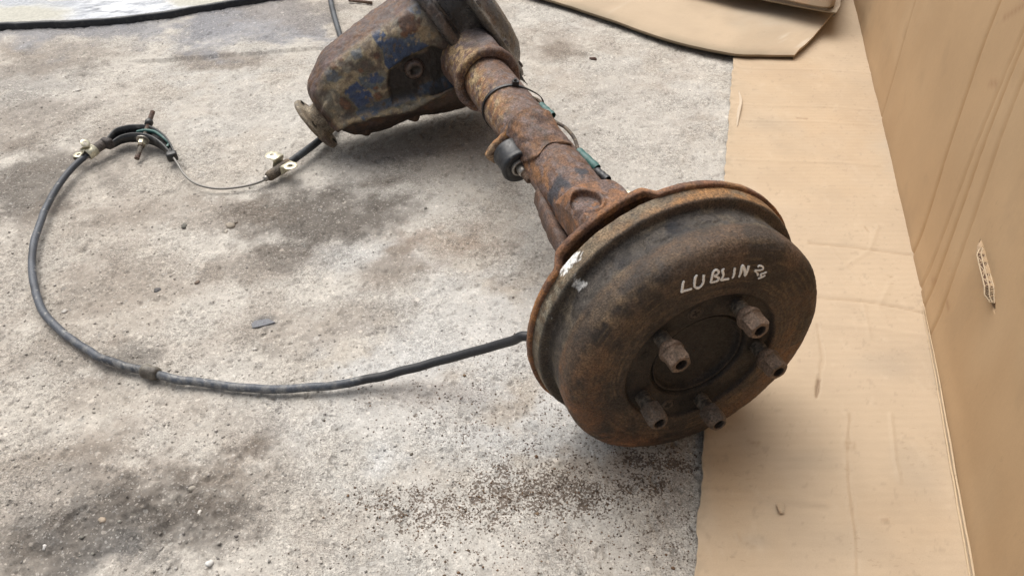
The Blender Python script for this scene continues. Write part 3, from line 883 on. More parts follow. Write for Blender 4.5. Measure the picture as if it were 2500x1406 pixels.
for k in range(5):
    th = PH+k*2*math.pi/5
    kind = 0 if k in (0, 1, 2) else 1
    b = np.array([STUD_R*math.sin(th), 0, STUD_R*math.cos(th)])
    m_ = stud(); V = m_.V(); cc = mix(np.tile((.105, .085, .065), (len(V), 1)), (.035, .028, .022), sstep(.42, .58, fbm(V+b, 420, 2, k)))
    o = m_.build('wheel_stud', M_DRUM, drum, col=cc); o.location = b
    m_ = nut(kind, .35+k*.8); V = m_.V()
    base = (.145, .100, .073) if k in (0, 1, 2) else (.092, .072, .058)
    cc = mix(np.tile(base, (len(V), 1)), (.10, .07, .05), sstep(.45, .62, fbm(V+b, 140, 3, 10+k)))
    cc = mix(cc, (.022, .018, .015), (np.hypot(V[:, 0], V[:, 2]) < .0064)*(V[:, 1] > -.0418)*.8)
    o = m_.build('wheel_nut', M_DRUM, drum, col=cc, sharp=24); o.location = b
# countersunk screws, small holes
def face_px(px, py, s): return np.array(on_s(px, py, s))
for px, py in ((1699, 766), (1631, 989)):
    w_, u_ = face_px(px, py, -.001)
    mb = MB()
    mb.lathe([(.0012, .0090), (-.0006, .0088), (-.0010, .0083), (.0008, .0074), (-.0006, .0066), (-.0010, .0050), (-.0010, .0002)], (w_, 0, u_), (0, 1, 0), 28, False, False)
    mb.build('drum_screw', M_DRUM, drum, col=(.055, .043, .034))
    mb = MB()
    for k in (0.4, 0.4+math.pi/2):
        dx = np.array([math.cos(k), 0, math.sin(k)]); dz = np.array([-math.sin(k), 0, math.cos(k)])
        mb.box((w_, -.0011, u_), dx*.0042, np.array([0, .0003, 0]), dz*.0011)
    mb.build('screw_slot', M_DRUM, drum, col=(.012, .010, .009), smooth=False)
for px, py in ((1575, 866), (1666, 984), (1831, 855)):
    w_, u_ = face_px(px, py, 0)
    mb = MB(); mb.lathe([(-.0006, .0042), (-.0008, .0036), (-.0004, .0030), (-.0004, .0002)], (w_, 0, u_), (0, 1, 0), 18, False, False)
    mb.build('jacking_hole', M_DRUM, drum, col=(.012, .010, .009))
# hand-painted lettering
strokes = [[(300, 545), (272, 620), (262, 700), (245, 790), (225, 835)], [(225, 835), (290, 800), (400, 770), (485, 745)],
           [(620, 405), (575, 470), (555, 590), (555, 680), (565, 715)], [(565, 715), (640, 725), (710, 680), (765, 590), (775, 480), (785, 390)],
           [(1075, 285), (1020, 320), (985, 420), (965, 520), (940, 590)], [(1020, 300), (1090, 285), (1140, 330), (1110, 390), (1010, 430)], [(1010, 430), (1090, 450), (1145, 490), (1110, 545), (1030, 575), (940, 592)],
           [(1280, 250), (1235, 295), (1255, 400), (1225, 480), (1195, 540)], [(1195, 540), (1290, 515), (1390, 500)],
           [(1540, 220), (1525, 300), (1510, 410), (1470, 485)],
           [(1630, 460), (1680, 350), (1710, 190), (1740, 175)], [(1740, 175), (1775, 300), (1780, 430)], [(1780, 430), (1830, 330), (1880, 170)],
           [(2100, 215), (2100, 190), (2150, 180), (2215, 210), (2220, 255), (2150, 290), (2010, 290)], [(2010, 290), (2060, 340), (2095, 385), (2085, 420)],
           [(2310, 330), (2230, 365), (2160, 390), (2180, 440), (2150, 470)], [(2275, 410), (2190, 460), (2090, 495)]]
mb = MB()
rs = random.Random(3)
for si, sk in enumerate(strokes):
    P2 = [np.array(on_s(1640+x*.1, 630+y*.1, -.0048)) for x, y in sk]
    small = si > 12
    path = curve([(p[0], p[1]) for p in P2], 26)
    T = np.gradient(path, axis=0); T /= np.linalg.norm(T, axis=1)[:, None]
    Nn = np.stack([-T[:, 1], T[:, 0]], 1)
    hw = (.00085 if small else .00125)*(.75+.5*np.array([rs.random() for _ in range(26)]))*np.clip(np.minimum(np.arange(26)+1.5, 27.5-np.arange(26))/4, .5, 1)
    rows = []
    for k, y in ((-1, -.0045), (-.85, -.0056), (0, -.0060), (.85, -.0056), (1, -.0045)):
        q = path+Nn*(hw*k)[:, None]
        rows.append(np.stack([q[:, 0], np.full(26, y-.00002*si), q[:, 1]], -1))
    mb.grid(np.array(rows))
o = mb.build('painted_lettering', M_CHALK, drum)
o['label'] = 'white hand-painted lettering LUBLIN on the drum face'

# ---- backing plate, pushed out in a step on the upper left
NP = 300
pa = np.arange(NP)*2*math.pi/NP
pdeg = (np.degrees(pa)+180) % 360-180
step = sstep(-56, -50, pdeg)*(1-sstep(-14, -9, pdeg))
low = sstep(-130, -100, pdeg)*(1-sstep(-56, -50, pdeg))
rim = .1645+.0012*step-.0010*np.abs(np.sin(pa*3))
fs = .0800+.0125*step-.0015*low
rows = []
for r_off, s_off in [(-.008, .0015), (-.001, .0002), (.0005, .0012), (.0005, .0072), (-.002, .0092), (-.012, .0105), (-.050, .0125), (-.085, .0135), (-.118, .0145)]:
    r = np.maximum(rim+r_off, .04); rows.append(np.stack([r*np.sin(pa), fs+s_off if r_off > -.02 else np.full(NP, .0885+s_off), r*np.cos(pa)], -1))
mb = MB(); mb.grid(np.array(rows), cv=True)
roughen(mb, .0006, 120, 4, 4)
V = mb.V(); n_ = fbm(V, 60, 4, 5); pan = np.degrees(np.arctan2(V[:, 0], V[:, 2]))
c = mix(np.tile((.155, .078, .046), (len(V), 1)), (.25, .115, .045), sstep(.45, .6, n_)*.9)
c = mix(c, (.095, .055, .042), sstep(.52, .66, fbm(V, 30, 3, 6))*.7)
c = mix(c, (.33, .15, .05), np.exp(-((pan+66)/12)**2)*sstep(.4, .55, fbm(V, 90, 3, 7)))
c = mix(c, (.30, .17, .08), np.exp(-((pan-14)/16)**2)*sstep(.4, .55, n_)*.8)
o = mb.build('backing_plate', M_RUST, axle, col=c); o.location = (0, 0, Z0)

# ---- axle tube
sv = np.linspace(.095, 1.15, 330)
tr = .0400+.0015*sstep(.30, .45, sv)+.006*(1-sstep(.12, .20, sv))
NT = 150
ta = np.arange(NT)*2*math.pi/NT
P = np.stack([tr[:, None]*np.sin(ta), np.repeat(sv[:, None], NT, 1), tr[:, None]*np.cos(ta)], -1)
mb = MB(); mb.grid(P, cv=True)
V0 = mb.V()
roughen(mb, .0011, 70, 4, 7); roughen(mb, .0007, 260, 3, 8)
V = mb.V()
def rustcol(V, seed, flank=None):
    n1 = fbm(V, 30, 4, seed); n2_ = fbm(V, 90, 4, seed+1); n3_ = fbm(V, 220, 3, seed+2)
    c = mix(np.tile((.118, .080, .068), (len(V), 1)), (.135, .075, .048), sstep(.44, .62, n2_))
    c = mix(c, (.165, .085, .048), sstep(.55, .70, n1)*sstep(.42, .60, n3_)*.55)
    c = mix(c, (.07, .045, .035), sstep(.58, .70, n2_)*.4)
    c = mix(c, (.19, .155, .148), sstep(.54, .66, fbm(V, 140, 3, seed+5))*.5)
    return c
c = rustcol(V, 20)
ang_t = np.degrees(np.arctan2(V[:, 0], V[:, 2])); s_ = V[:, 1]
fl = np.exp(-((ang_t+62)/30)**2)
c = mix(c, (.38, .28, .155), fl*sstep(.50, .56, s_)*(1-sstep(.69, .72, s_))*sstep(.42, .58, fbm(V, 120, 4, 30))*.95)
c = mix(c, (.24, .115, .045), np.exp(-((ang_t+62)/38)**2)*sstep(.44, .58, fbm(V, 80, 4, 31))*.7)
for w0, s0, rr in ((-.030, .318, .015), (.006, .322, .010)):
    d = np.hypot((V[:, 0]-w0), (V[:, 1]-s0)*.8)+(fbm(V, 70, 3, 33)-.5)*.02
    c = mix(c, (.035, .040, .050), (1-sstep(rr*.6, rr, d))*(V[:, 2] > 0)*.9)
o = mb.build('axle_tube', M_RUST, axle, col=c); o.location = (0, 0, Z0)

# collar ring and sleeve where the tube enters the differential
def ringmesh(prof, seg=140, cw=0, cu_=0):
    a = np.arange(seg)*2*math.pi/seg
    return np.array([np.stack([cw+r*np.sin(a), np.full(seg, s), cu_+r*np.cos(a)], -1) for s, r in prof])
mb = MB(); mb.grid(ringmesh(curve([(.700, .040), (.694, .046), (.692, .0535), (.694, .0575), (.699, .0590), (.707, .0582), (.713, .0545), (.727, .0530), (.745, .0530), (.765, .0540), (.785, .0560), (.80, .058)], 60)), cv=True)
V = mb.V(); aa_ = np.degrees(np.arctan2(V[:, 0], V[:, 2])); k_ = 1+.13*np.exp(-((aa_-20)/15)**2)*sstep(.706, .730, V[:, 1])*(1-.6*sstep(.75, .79, V[:, 1]))
mb.v = [V*np.stack([k_, np.ones(len(V)), k_], 1)]
roughen(mb, .0017, 60, 4, 9); roughen(mb, .0007, 240, 3, 10)
V = mb.V(); c = rustcol(V, 40)
at_ = np.degrees(np.arctan2(V[:, 0], V[:, 2]))
c = mix(c, (.36, .25, .13), np.exp(-((at_+45)/35)**2)*sstep(.45, .58, fbm(V, 110, 4, 44))*.8)
c = mix(c, (.10, .095, .10), np.exp(-((at_-10)/35)**2)*sstep(.71, .74, V[:, 1])*.7)
o = mb.build('tube_collar', M_RUST, axle, col=c); o.location = (0, 0, Z0)

# ---- spring pad with round recess
cs = [on_u(1357, 498, .045), on_u(1414, 450, .045), on_u(1505, 496, .045), on_u(1400, 572, .045)]
ctrp = on_u(1429, 494, .046)
NW, NS = 130, 180
w0, w1, s0, s1 = -.046, .040, .150, .292
WW, SS = np.meshgrid(np.linspace(w0, w1, NW), np.linspace(s0, s1, NS), indexing='ij')
mxw = np.abs((WW-(w0+w1)/2)/((w1-w0)/2)); mxs = np.abs((SS-(s0+s1)/2)/((s1-s0)/2))
rr = (mxw**5+mxs**5)**(1/5)
topu = .0490-.010*sstep(.80, 1.0, rr)-.016*np.clip(rr-.93, 0, 1)*6
topu -= .006*sstep(.205, .150, SS)
dr = np.hypot((WW+.0242), (SS-.2440)*.92)
topu = topu-.0075*(1-sstep(.0180, .0193, dr))+.0022*np.exp(-((dr-.0218)/.0026)**2)
topu = topu+(fbm(np.stack([WW.ravel(), SS.ravel(), 0*WW.ravel()], -1), 70, 4, 12).reshape(WW.shape)-.5)*.0026
G = np.stack([WW, SS, topu], -1)
mb = MB(); mb.grid(G)
bot = G.copy()
rim_i = [(i, 0) for i in range(NW)]+[(NW-1, j) for j in range(1, NS)]+[(i, NS-1) for i in range(NW-2, -1, -1)]+[(0, j) for j in range(NS-2, 0, -1)]
R1 = np.array([G[i, j] for i, j in rim_i]); R2 = R1.copy(); R2[:, 2] = -.005; R2[:, 0] *= .93
mb.grid(np.array([R1, (R1+R2)/2+np.array([0, 0, .004]), R2]), cv=True)
V = mb.V(); c = rustcol(V, 50)
c = mix(c, (.21, .100, .046), sstep(.40, .58, fbm(V, 55, 4, 55))*.8)
dr_ = np.hypot(V[:, 0]+.0242, (V[:, 1]-.244)*.92)
c = mix(c, (.125, .095, .088), (1-sstep(.0165, .0185, dr_))*sstep(.4, .55, fbm(V, 160, 3, 56))*.9)
c = mix(c, (.07, .036, .022), np.exp(-((dr_-.0187)/.0012)**2)*.6)  # shade of the recess wall put into the colour as a dark ring
o = mb.build('spring_pad', M_RUST, axle, col=c); o.location = (0, 0, Z0)
# lower bracket under the tube
mb = MB()
bp = curve([(-.034, .175, -.036), (-.047, .20, -.030), (-.053, .24, -.022), (-.050, .30, -.016), (-.042, .36, -.012)], 40)
mb.grid(np.array([bp+np.array([0, 0, .012]), bp+np.array([-.004, 0, .004]), bp+np.array([-.005, 0, -.012]), bp+np.array([0, 0, -.022]), bp+np.array([.012, 0, -.024]), bp+np.array([.02, 0, .0])]), cu=True)
roughen(mb, .002, 60, 4, 14)
V = mb.V(); c = rustcol(V, 60)*.75
o = mb.build('spring_saddle', M_RUST, axle, col=c); o.location = (0, 0, Z0)

# ---- shock absorber bracket, bush and bolt
pl = [on_s(1176, 382, .475), on_s(1196, 352, .475), on_s(1222, 328, .475), on_s(1243, 300, .475), on_s(1262, 302, .475), on_s(1300, 326, .475), on_s(1322, 345, .475), on_s(1318, 390, .475), on_s(1290, 430, .475), on_s(1250, 428, .475), on_s(1214, 404, .475), on_s(1186, 392, .475)]
pc = np.array(pl); cen = pc.mean(0)
pl = [tuple(cen+(np.array(k)-cen)*(.90 if k[0] < cen[0] else .97)) for k in pl]
loopn = curve([(a, b) for a, b in pl]+[pl[0]], 97)[:-1]
mb = MB()
lay = []
for k in (1.0, .8, .6, .4, .2, .02):
    q = cen+(loopn-cen)*k
    lay.append(np.stack([q[:, 0], .470-.004*(1-k)+0*q[:, 0], q[:, 1]], -1))
back = [np.stack([loopn[:, 0], np.full(96, .479), loopn[:, 1]], -1)]
mb.grid(np.array(back+lay), cv=True)
roughen(mb, .0022, 55, 4, 15); roughen(mb, .001, 220, 3, 16)
V = mb.V(); c = rustcol(V, 70); c = mix(c, (.33, .16, .055), sstep(.40, .58, fbm(V, 80, 4, 75))*.8)
c = mix(c, (.36, .25, .15), sstep(-.045, -.075, V[:, 0])*sstep(.42, .56, fbm(V, 110, 3, 76))*.7)
brk = mb.build('shock_bracket', M_RUST, axle, col=c); brk.location = (0, 0, Z0)
# gusset running from the plate onto the tube
gA = curve([L(*k)-np.array([0, 0, Z0]) for k in [(-.052, .470, .030), (-.043, .474, .0455), (-.022, .472, .052), (.000, .468, .049), (.014, .462, .044)]], 30)
gB = curve([L(*k)-np.array([0, 0, Z0]) for k in [(-.050, .425, .006), (-.042, .405, .018), (-.030, .390, .030), (-.010, .398, .0412), (.022, .392, .0365)]], 30)
rows = []
for k in np.linspace(0, 1, 22):
    r = gA*(1-k)+gB*k
    rad_ = np.hypot(r[:, 0], r[:, 2])
    tgt = .0435+.017*(1-k)**1.3*np.sin(np.linspace(.5, 2.5, 30))+.003*(1-k)
    rr = r.copy(); rr[:, 0] *= tgt/rad_; rr[:, 2] *= tgt/rad_
    rows.append(r*(1-k)**.5*.0+rr)
rows.append(rows[-1]*np.array([.94, 1, .94])+np.array([0, .0005, 0]))
mb = MB(); mb.grid(np.array(rows))
roughen(mb, .0042, 55, 4, 17); roughen(mb, .001, 220, 3, 18)
V = mb.V(); c = rustcol(V, 80); c = mix(c, (.19, .098, .048), sstep(.44, .60, fbm(V, 60, 4, 85))*.8)
c = mix(c, (.07, .045, .03), sstep(.55, .66, fbm(V, 60, 3, 86))*.7)
o = mb.build('gusset', M_RUST, brk, col=c)
bw, bu = on_s(1251, 374, .455)
bdir = np.array([.10, -1.0, -.16]); bdir /= np.linalg.norm(bdir)
bo = np.array([bw-.003, .462, bu-.001])
mb = MB(); mb.lathe([(k*1.22, r*1.10) for k, r in [(0, .008), (0, .0225), (.002, .0238), (.006, .0232), (.022, .0232), (.024, .0244), (.029, .0250), (.0315, .0240), (.0325, .0215), (.0310, .0180), (.0300, .0130)]], bo, bdir, 56, True, True)
mb.build('rubber_bush', M_RUBBER, brk)
mb = MB(); mb.lathe([(.030, .0138), (.0400, .0138), (.0410, .0128), (.0410, .0106), (.0370, .0100)], bo, bdir, 40, False, True)
mb.build('bush_sleeve', M_STEEL, brk)
mb = MB(); mb.lathe([(.030, .0078), (.0505, .0076), (.052, .0065), (.0525, .0052)], bo, bdir, 28, True, True)
mb.build('bush_bolt', M_STEEL, brk)
mb = MB(); mb.lathe([(.052, .0050), (.0525, .0060), (.068, .0056), (.070, .0045)], bo, bdir, 20, True, True)
V = mb.V()
mb.build('bolt_tip', M_RUST, brk, col=(.10, .065, .045))

# ---- cable tie
TS, Tt = .585, math.radians(0)
n_ = 120
a = np.linspace(0, 2*math.pi, n_, endpoint=False)
sof = .585-.012*np.sin(a)
rows = []
for dr_, dsv in ((.0425, -.0028), (.0440, -.0028), (.0440, .0028), (.0425, .0028)):
    bul = .010*np.exp(-((a-1.35)/.45)**2)
    r = dr_+bul
    rows.append(np.stack([r*np.sin(a), sof+dsv, r*np.cos(a)], -1))
mb = MB(); mb.grid(np.array(rows), cu=True, cv=True)
tie = mb.build('cable_tie', M_PLASTIC, axle, smooth=False); tie.location = (0, 0, Z0)
ha = math.radians(10)
hc = np.array([.047*math.sin(ha), .583, .047*math.cos(ha)])
hx = np.array([math.cos(ha), -.2, -math.sin(ha)]); hn = np.array([math.sin(ha), 0, math.cos(ha)]); hy = np.array([.2, 1, 0])
mb = MB(); mb.box(hc, hx*.0052, hy*.0045, hn*.0036)
mb.box(hc+hn*.0052-hx*.001, hx*.0022, hy*.0028, hn*.0018)
mb.build('tie_head', M_PLASTIC, tie, smooth=False, bev=.0008)

# ---- brake pipe with sleeves
pipe_pts = [(1300, 238, .030), (1322, 252, .026), (1349, 292, .022), (1380, 312, .026), (1402, 338, .028), (1414, 370, .025), (1440, 400, .020), (1462, 428, .018), (1480, 442, .020), (1505, 462, .024), (1545, 484, .030)]
pp_ = curve([on_u(x, y, z) for x, y, z in pipe_pts], 140)
mb = MB(); mb.tube(pp_, .0027, 10)
V = mb.V(); c = mix(np.tile((.12, .092, .065), (len(V), 1)), (.06, .045, .036), sstep(.45, .6, fbm(V, 120, 3, 90)))
pipe = mb.build('brake_pipe', M_RUST, axle, col=c); pipe.location = (0, 0, Z0)
def sleeve(p0, p1, r, mat, name='pipe_sleeve'):
    q = curve([on_u(*p0), (on_u(*p0)+on_u(*p1))/2, on_u(*p1)], 20)
    rr = r*(1+.05*np.sin(np.arange(20)*.9))
    mb = MB(); mb.tube(q, rr, 18, False)
    q2 = q[::-1]; mb.tube(q2, rr*.72, 18, False)
    for e in (0, -1):
        pass
    roughen(mb, .0004, 120, 3, 5)
    return mb.build(name, mat, pipe)
sleeve((1412, 370, .024), (1458, 412, .019), .0066, M_SLEEVE)
sleeve((1320, 258, .024), (1349, 284, .020), .0062, M_SLEEVE)
s3 = sleeve((1458, 418, .019), (1484, 440, .020), .0058, M_RUBBER)
s3['label'] = 'black sleeve on the brake pipe near the drum'
e = on_u(1541, 477, .03); e0 = on_u(1530, 470, .029)
mb = MB(); mb.tube(np.array([e0, e]), .0042, 10)
mb.build('pipe_fitting', M_ZINC, pipe)

# ---- differential housing (stations along the pinion)
stn = [  # t, top, rib, belly, s_near, s_far
    (.276, .092, .070, .060, .835, .868), (.273, .112, .056, .035, .810, .895), (.262, .126, .058, .012, .797, .908), (.245, .135, .060, -.002, .790, .914), (.205, .150, .042, -.022, .786, .918),
    (.150, .149, .010, -.036, .782, .922), (.100, .144, -.003, -.070, .780, .926), (.060, .138, -.011, -.090, .780, .935), (.020, .135, -.030, -.100, .778, .94), (.004, .135, -.040, -.102, .778, .94), (-.012, .135, -.05, -.105, .778, .945)]
S = curve([k for k in stn], 150)
def section(t, tp, rb, bl, sn, sf):
    dr = .036*float(sstep(.25, .15, t))  # unseen back of the belly dropped to deepen the ground shadow
    return [(sn-.012, rb-.001), (sn-.0135, rb+.005), (sn-.006, rb+.0105), (sn+.002, rb+.017), (sn+.003, rb+.35*(tp-rb)), (sn+.006, rb+.65*(tp-rb)), (sn+.012, tp-.022), (sn+.022, tp-.008), (sn+.040, tp-.001), ((sn+sf)/2+.02, tp), (sf-.012, tp-.018), (sf, (tp+bl)/2), (sf-.008, bl+.010-dr), (sf-.035, bl-dr), (sn+.095, bl-dr*.8), (sn+.045, bl-.1*dr), (sn+.022, bl+.35*(rb-bl)), (sn+.012, rb-.010), (sn+.001, rb-.006)]
NSEC = 260
rows = []
for k in S:
    sec = section(*k)
    q = curve(sec+[sec[0]], NSEC+1)[:-1]
    rows.append(np.array([diffpt(k[0], s, qq) for s, qq in q]))
mb = MB(); G = np.array(rows); mb.grid(G, cv=True)
e0 = G[0].mean(0)
mb.grid(np.array([G[0]*(1-k)+e0*k for k in (0, .3, .6, .95)]), cv=True)
e1 = G[-1].mean(0)
mb.grid(np.array([G[-1]*(1-k)+e1*k for k in (0, .5, .95)]), cv=True)
V = mb.V(); N = vnormals(V, mb.f)
W_, S_, U_ = V.T
near = sstep(.828, .803, S_)*(N[:, 1] < .25)
# oily pocket with the oil plug, to the right of the painted pad
def inpoly(x, y, poly, soft):
    poly = np.array(poly); d = np.full(x.shape, 1e9); ins = np.zeros(x.shape, bool)
    n = len(poly)
    for i in range(n):
        x0, y0 = poly[i]; x1, y1 = poly[(i+1) % n]
        vx, vy = x1-x0, y1-y0
        tt = np.clip(((x-x0)*vx+(y-y0)*vy)/(vx*vx+vy*vy), 0, 1)
        d = np.minimum(d, np.hypot(x-x0-tt*vx, y-y0-tt*vy))
        cr = ((y0 > y) != (y1 > y)) & (x < (x1-x0)*(y-y0)/(y1-y0+1e-12)+x0)
        ins ^= cr
    sd_ = np.where(ins, -d, d)
    return 1-sstep(-soft, soft, sd_)
def wu(pts, s=.795): return [on_s(x, y, s) for x, y in pts]
warpw = (fbm(V, 40, 3, 101)-.5)*.017; warpu = (fbm(V, 40, 3, 102)-.5)*.017
pocket = inpoly(W_, U_, wu([(948, 168), (985, 140), (1052, 108), (1085, 120), (1110, 190), (1060, 212), (1000, 232), (955, 243), (945, 205)]), .004)*near
dsp = -.010*pocket
dsp = dsp+(fbm(V, 45, 4, 103)-.5)*.0050+(fbm(V, 170, 3, 104)-.5)*.0022
shelf = np.exp(-((S_-.772)/.010)**2)*(W_ < -.02)
dsp = dsp+shelf*(fbm(V, 110, 4, 127)-.5)*.0085
for px, py, r in [(840, 248, 15), (922, 228, 14), (1000, 58, 24), (972, 30, 20), (815, 165, 14), (860, 95, 14)]:
    x0, y0 = on_s(px, py, .795); r_ = r/1819*1.25
    d = np.hypot(W_-x0, U_-y0)/r_+(fbm(V, 95, 3, 111)-.5)*1.5
    dsp = dsp+.0022*(1-sstep(.75, 1.0, d))*near
V2 = V+N*dsp[:, None]
mb.v = [V2]
n1 = fbm(V, 40, 4, 105); n2_ = fbm(V, 110, 4, 106); n3_ = fbm(V, 22, 3, 107)
c = mix(np.tile((.078, .052, .044), (len(V), 1)), (.12, .066, .040), sstep(.47, .57, n2_))
c = mix(c, (.10, .065, .062), sstep(.5, .65, n1)*.6)
tan = mix(np.tile((.245, .19, .118), (len(V), 1)), (.155, .138, .105), sstep(.47, .53, n1))
tan = mix(tan, (.33, .27, .185), sstep(.57, .64, n2_)*.6)
pad = inpoly(W_+warpw*.4, U_+warpu*.4, wu([(800, 130), (850, 85), (930, 40), (985, -40), (1090, -40), (1085, 60), (1070, 105), (1000, 140), (945, 180), (950, 250), (1090, 210), (1100, 225), (830, 315), (775, 250), (772, 200)]), .006)*near
c = mix(c, tan, pad*.95)
c = mix(c, (.060, .046, .036), sstep(.56, .61, fbm(V, 30, 4, 125))*near*.75)
c = mix(c, (.085, .060, .047), sstep(.57, .62, fbm(V, 85, 4, 126))*near*.7)
def blue(poly, k=.95, cl=(.036, .056, .105)):
    global c
    f = inpoly(W_+warpw*.55, U_+warpu*.55, wu(poly), .0009)*near
    halo = inpoly(W_+warpw*.55, U_+warpu*.55, wu(poly), .007)*near
    c = mix(c, (.20, .205, .12), np.clip(halo-f, 0, 1)*.6)
    cl2 = mix(np.tile(cl, (len(V), 1)), (.080, .098, .128), sstep(.48, .60, n1)*.6)
    spots = sstep(.66, .70, fbm(V, 130, 2, 109))
    c = mix(c, cl2, f*np.minimum(k*1.15, 1)*(1-.85*spots))
blue([(912, 72), (948, 88), (985, 92), (1045, 108), (1030, 118), (985, 142), (950, 168), (936, 150), (930, 120), (914, 100)])
blue([(930, 20), (965, -6), (980, 20), (960, 52), (935, 50)], .55, (.05, .065, .09))
blue([(795, 190), (815, 178), (835, 190), (822, 206), (800, 206)], .7, (.06, .075, .095))
blue([(870, 182), (900, 186), (930, 205), (915, 222), (880, 206)], .75, (.06, .085, .12))
blue([(984, 12), (1010, -8), (1030, 8), (1028, 34), (1000, 40), (985, 32)])
blue([(988, 80), (1018, 78), (1022, 104), (992, 108)], .8, (.05, .075, .12))
blue([(892, 176), (915, 172), (940, 190), (926, 202), (897, 196)], .9, (.045, .068, .135))
blue([(838, 222), (868, 194), (888, 210), (905, 225), (912, 245), (882, 272), (862, 250)], .98, (.038, .058, .120))
blue([(812, 135), (838, 112), (850, 125), (826, 148)], .6, (.05, .07, .10))
blue([(858, 135), (880, 120), (885, 140), (866, 150)], .6, (.07, .095, .12))
blue([(866, 272), (910, 246), (960, 232), (1020, 212), (1095, 178), (1100, 190), (1020, 230), (950, 255), (880, 284)], .8, (.055, .08, .12))  # lit top of the rib shelf, its highlight painted blue-grey
for px, py, r in [(840, 248, 15), (918, 135, 10), (922, 228, 14), (880, 170, 9), (915, 212, 8), (1000, 58, 24), (972, 30, 20), (905, 20, 22), (815, 165, 14), (985, 85, 9), (830, 152, 12), (860, 95, 14), (946, 60, 12)]:
    x0, y0 = on_s(px, py, .795); r_ = r/1819*1.25
    d = np.hypot(W_-x0, U_-y0)/r_+(fbm(V, 95, 3, 111)-.5)*1.5
    c = mix(c, mix(np.tile((.085, .048, .034), (len(V), 1)), (.14, .07, .04), sstep(.45, .6, n2_)), (1-sstep(.78, .95, d))*near*.95)
    # scale stands proud
ribf = np.exp(-((S_-.777)/.007)**2)*(W_ < -.03)*sstep(-.035, -.055, U_)
c = mix(c, (.27, .20, .115), ribf*sstep(.40, .56, n2_)*.8)
c = mix(c, (.016, .013, .011), pocket*sstep(.30, .5, n1)*.92)
bel = sstep(.0, .05, -(U_-np.interp(-W_, [.02, .05, .087, .126, .2, .26], [-.045, -.052, -.068, -.082, -.09, -.098])))
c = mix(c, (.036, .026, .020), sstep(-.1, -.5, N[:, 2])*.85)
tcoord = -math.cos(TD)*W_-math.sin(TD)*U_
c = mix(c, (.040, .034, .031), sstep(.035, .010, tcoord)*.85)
c = c*(.75+.5*fbm(V, 260, 2, 112))[:, None]
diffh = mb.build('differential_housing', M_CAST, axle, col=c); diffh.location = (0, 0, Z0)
# oil plug
bw, bu = on_s(1012, 170, .790)
mb = MB(); mb.lathe([(0.006, .0185), (-.004, .0178), (-.008, .0165), (-.0095, .0135), (-.0095, .0085), (-.005, .0075), (-.004, .0005)], (bw, .795, bu), (-.05, 1, .15), 40, False, False)
roughen(mb, .0008, 120, 3, 21)
V = mb.V()
mb.build('oil_plug', M_OIL, diffh, col=mix(np.tile((.075, .048, .036), (len(V), 1)), (.02, .016, .013), (np.hypot(V[:, 0]-bw, V[:, 2]-bu) < .0095)*1.0))
# bolts and lugs under the nose
for px, py, r in ((893, 318, .012), (868, 316, .010), (1010, 283, .013)):
    w_, u_ = on_s(px, py, .825)
    mb = MB(); mb.lathe([(-.02, r), (.008, r), (.012, r*.8), (.013, r*.4)], (w_, .825, u_+.004), (-.35, -.1, -.9), 6 if r < .013 else 20, True, True)
    roughen(mb, .001, 90, 3, 22)
    mb.build('housing_bolt', M_RUST, diffh, col=(.065, .042, .03))
# front flange rib of the carrier
def qs_ring(t, q0, s0, rq, rs_, n=160, p=2.6):
    a = np.arange(n)*2*math.pi/n
    c_, s_ = np.cos(a), np.sin(a)
    k = (np.abs(c_)**p+np.abs(s_)**p)**(-1/p)
    return np.array([diffpt(t, s0+rs_*k_*ss_, q0+rq*k_*cc_) for k_, ss_, cc_ in zip(k, s_, c_)])
mb = MB()
mb.grid(np.array([qs_ring(t, .006, .865, rq+.020, rs_) for t, rq, rs_ in [(.016, .115, .085), (.014, .130, .095), (.009, .136, .099), (-.001, .136, .099), (-.006, .130, .094), (-.010, .118, .084), (-.030, .112, .080), (-.052, .116, .084), (-.056, .132, .096)]]), cv=True)  # ring enlarged on its unseen underside, also to darken the ground below
roughen(mb, .0022, 60, 4, 23); roughen(mb, .0010, 220, 3, 24)
V = mb.V(); c = mix(np.tile((.024, .022, .021), (len(V), 1)), (.075, .070, .068), sstep(.52, .64, fbm(V, 110, 4, 115)))
c = mix(c, (.012, .011, .010), sstep(.50, .60, fbm(V, 35, 4, 116))*.9)
tc = -math.cos(TD)*V[:, 0]-math.sin(TD)*(V[:, 2])
c = mix(c, (.12, .075, .05), np.exp(-((tc-.004)/.008)**2)*sstep(.42, .56, fbm(V, 90, 3, 117))*.7)
o = mb.build('carrier_ring', M_OIL, axle, col=c); o.location = (0, 0, Z0)
# cover flange and domed cover
mb = MB()
mb.grid(np.array([qs_ring(t, .020, .868, rq, rs_, 160, 2.3) for t, rq, rs_ in [(-.050, .120, .088), (-.051, .140, .104), (-.054, .144, .108), (-.061, .144, .108), (-.064, .140, .104), (-.065, .126, .094), (-.070, .118, .088), (-.080, .108, .080), (-.090, .090, .066), (-.096, .06, .044), (-.099, .02, .015), (-.0995, .001, .001)]]), cv=True)
roughen(mb, .0015, 60, 4, 25); roughen(mb, .0007, 240, 3, 26)
V = mb.V(); n1 = fbm(V, 45, 4, 118)
c = mix(np.tile((.045, .041, .036), (len(V), 1)), (.085, .062, .048), sstep(.48, .62, n1))
tc = -math.cos(TD)*V[:, 0]-math.sin(TD)*V[:, 2]
c = mix(c, (.22, .205, .175), np.exp(-((tc+.066)/.005)**2)*sstep(.38, .55, fbm(V, 70, 3, 119))*.7)
c = mix(c, (.04, .045, .055), sstep(.52, .62, fbm(V, 40, 3, 120))*.6)
o = mb.build('differential_cover', M_OIL, axle, col=c); o.location = (0, 0, Z0)
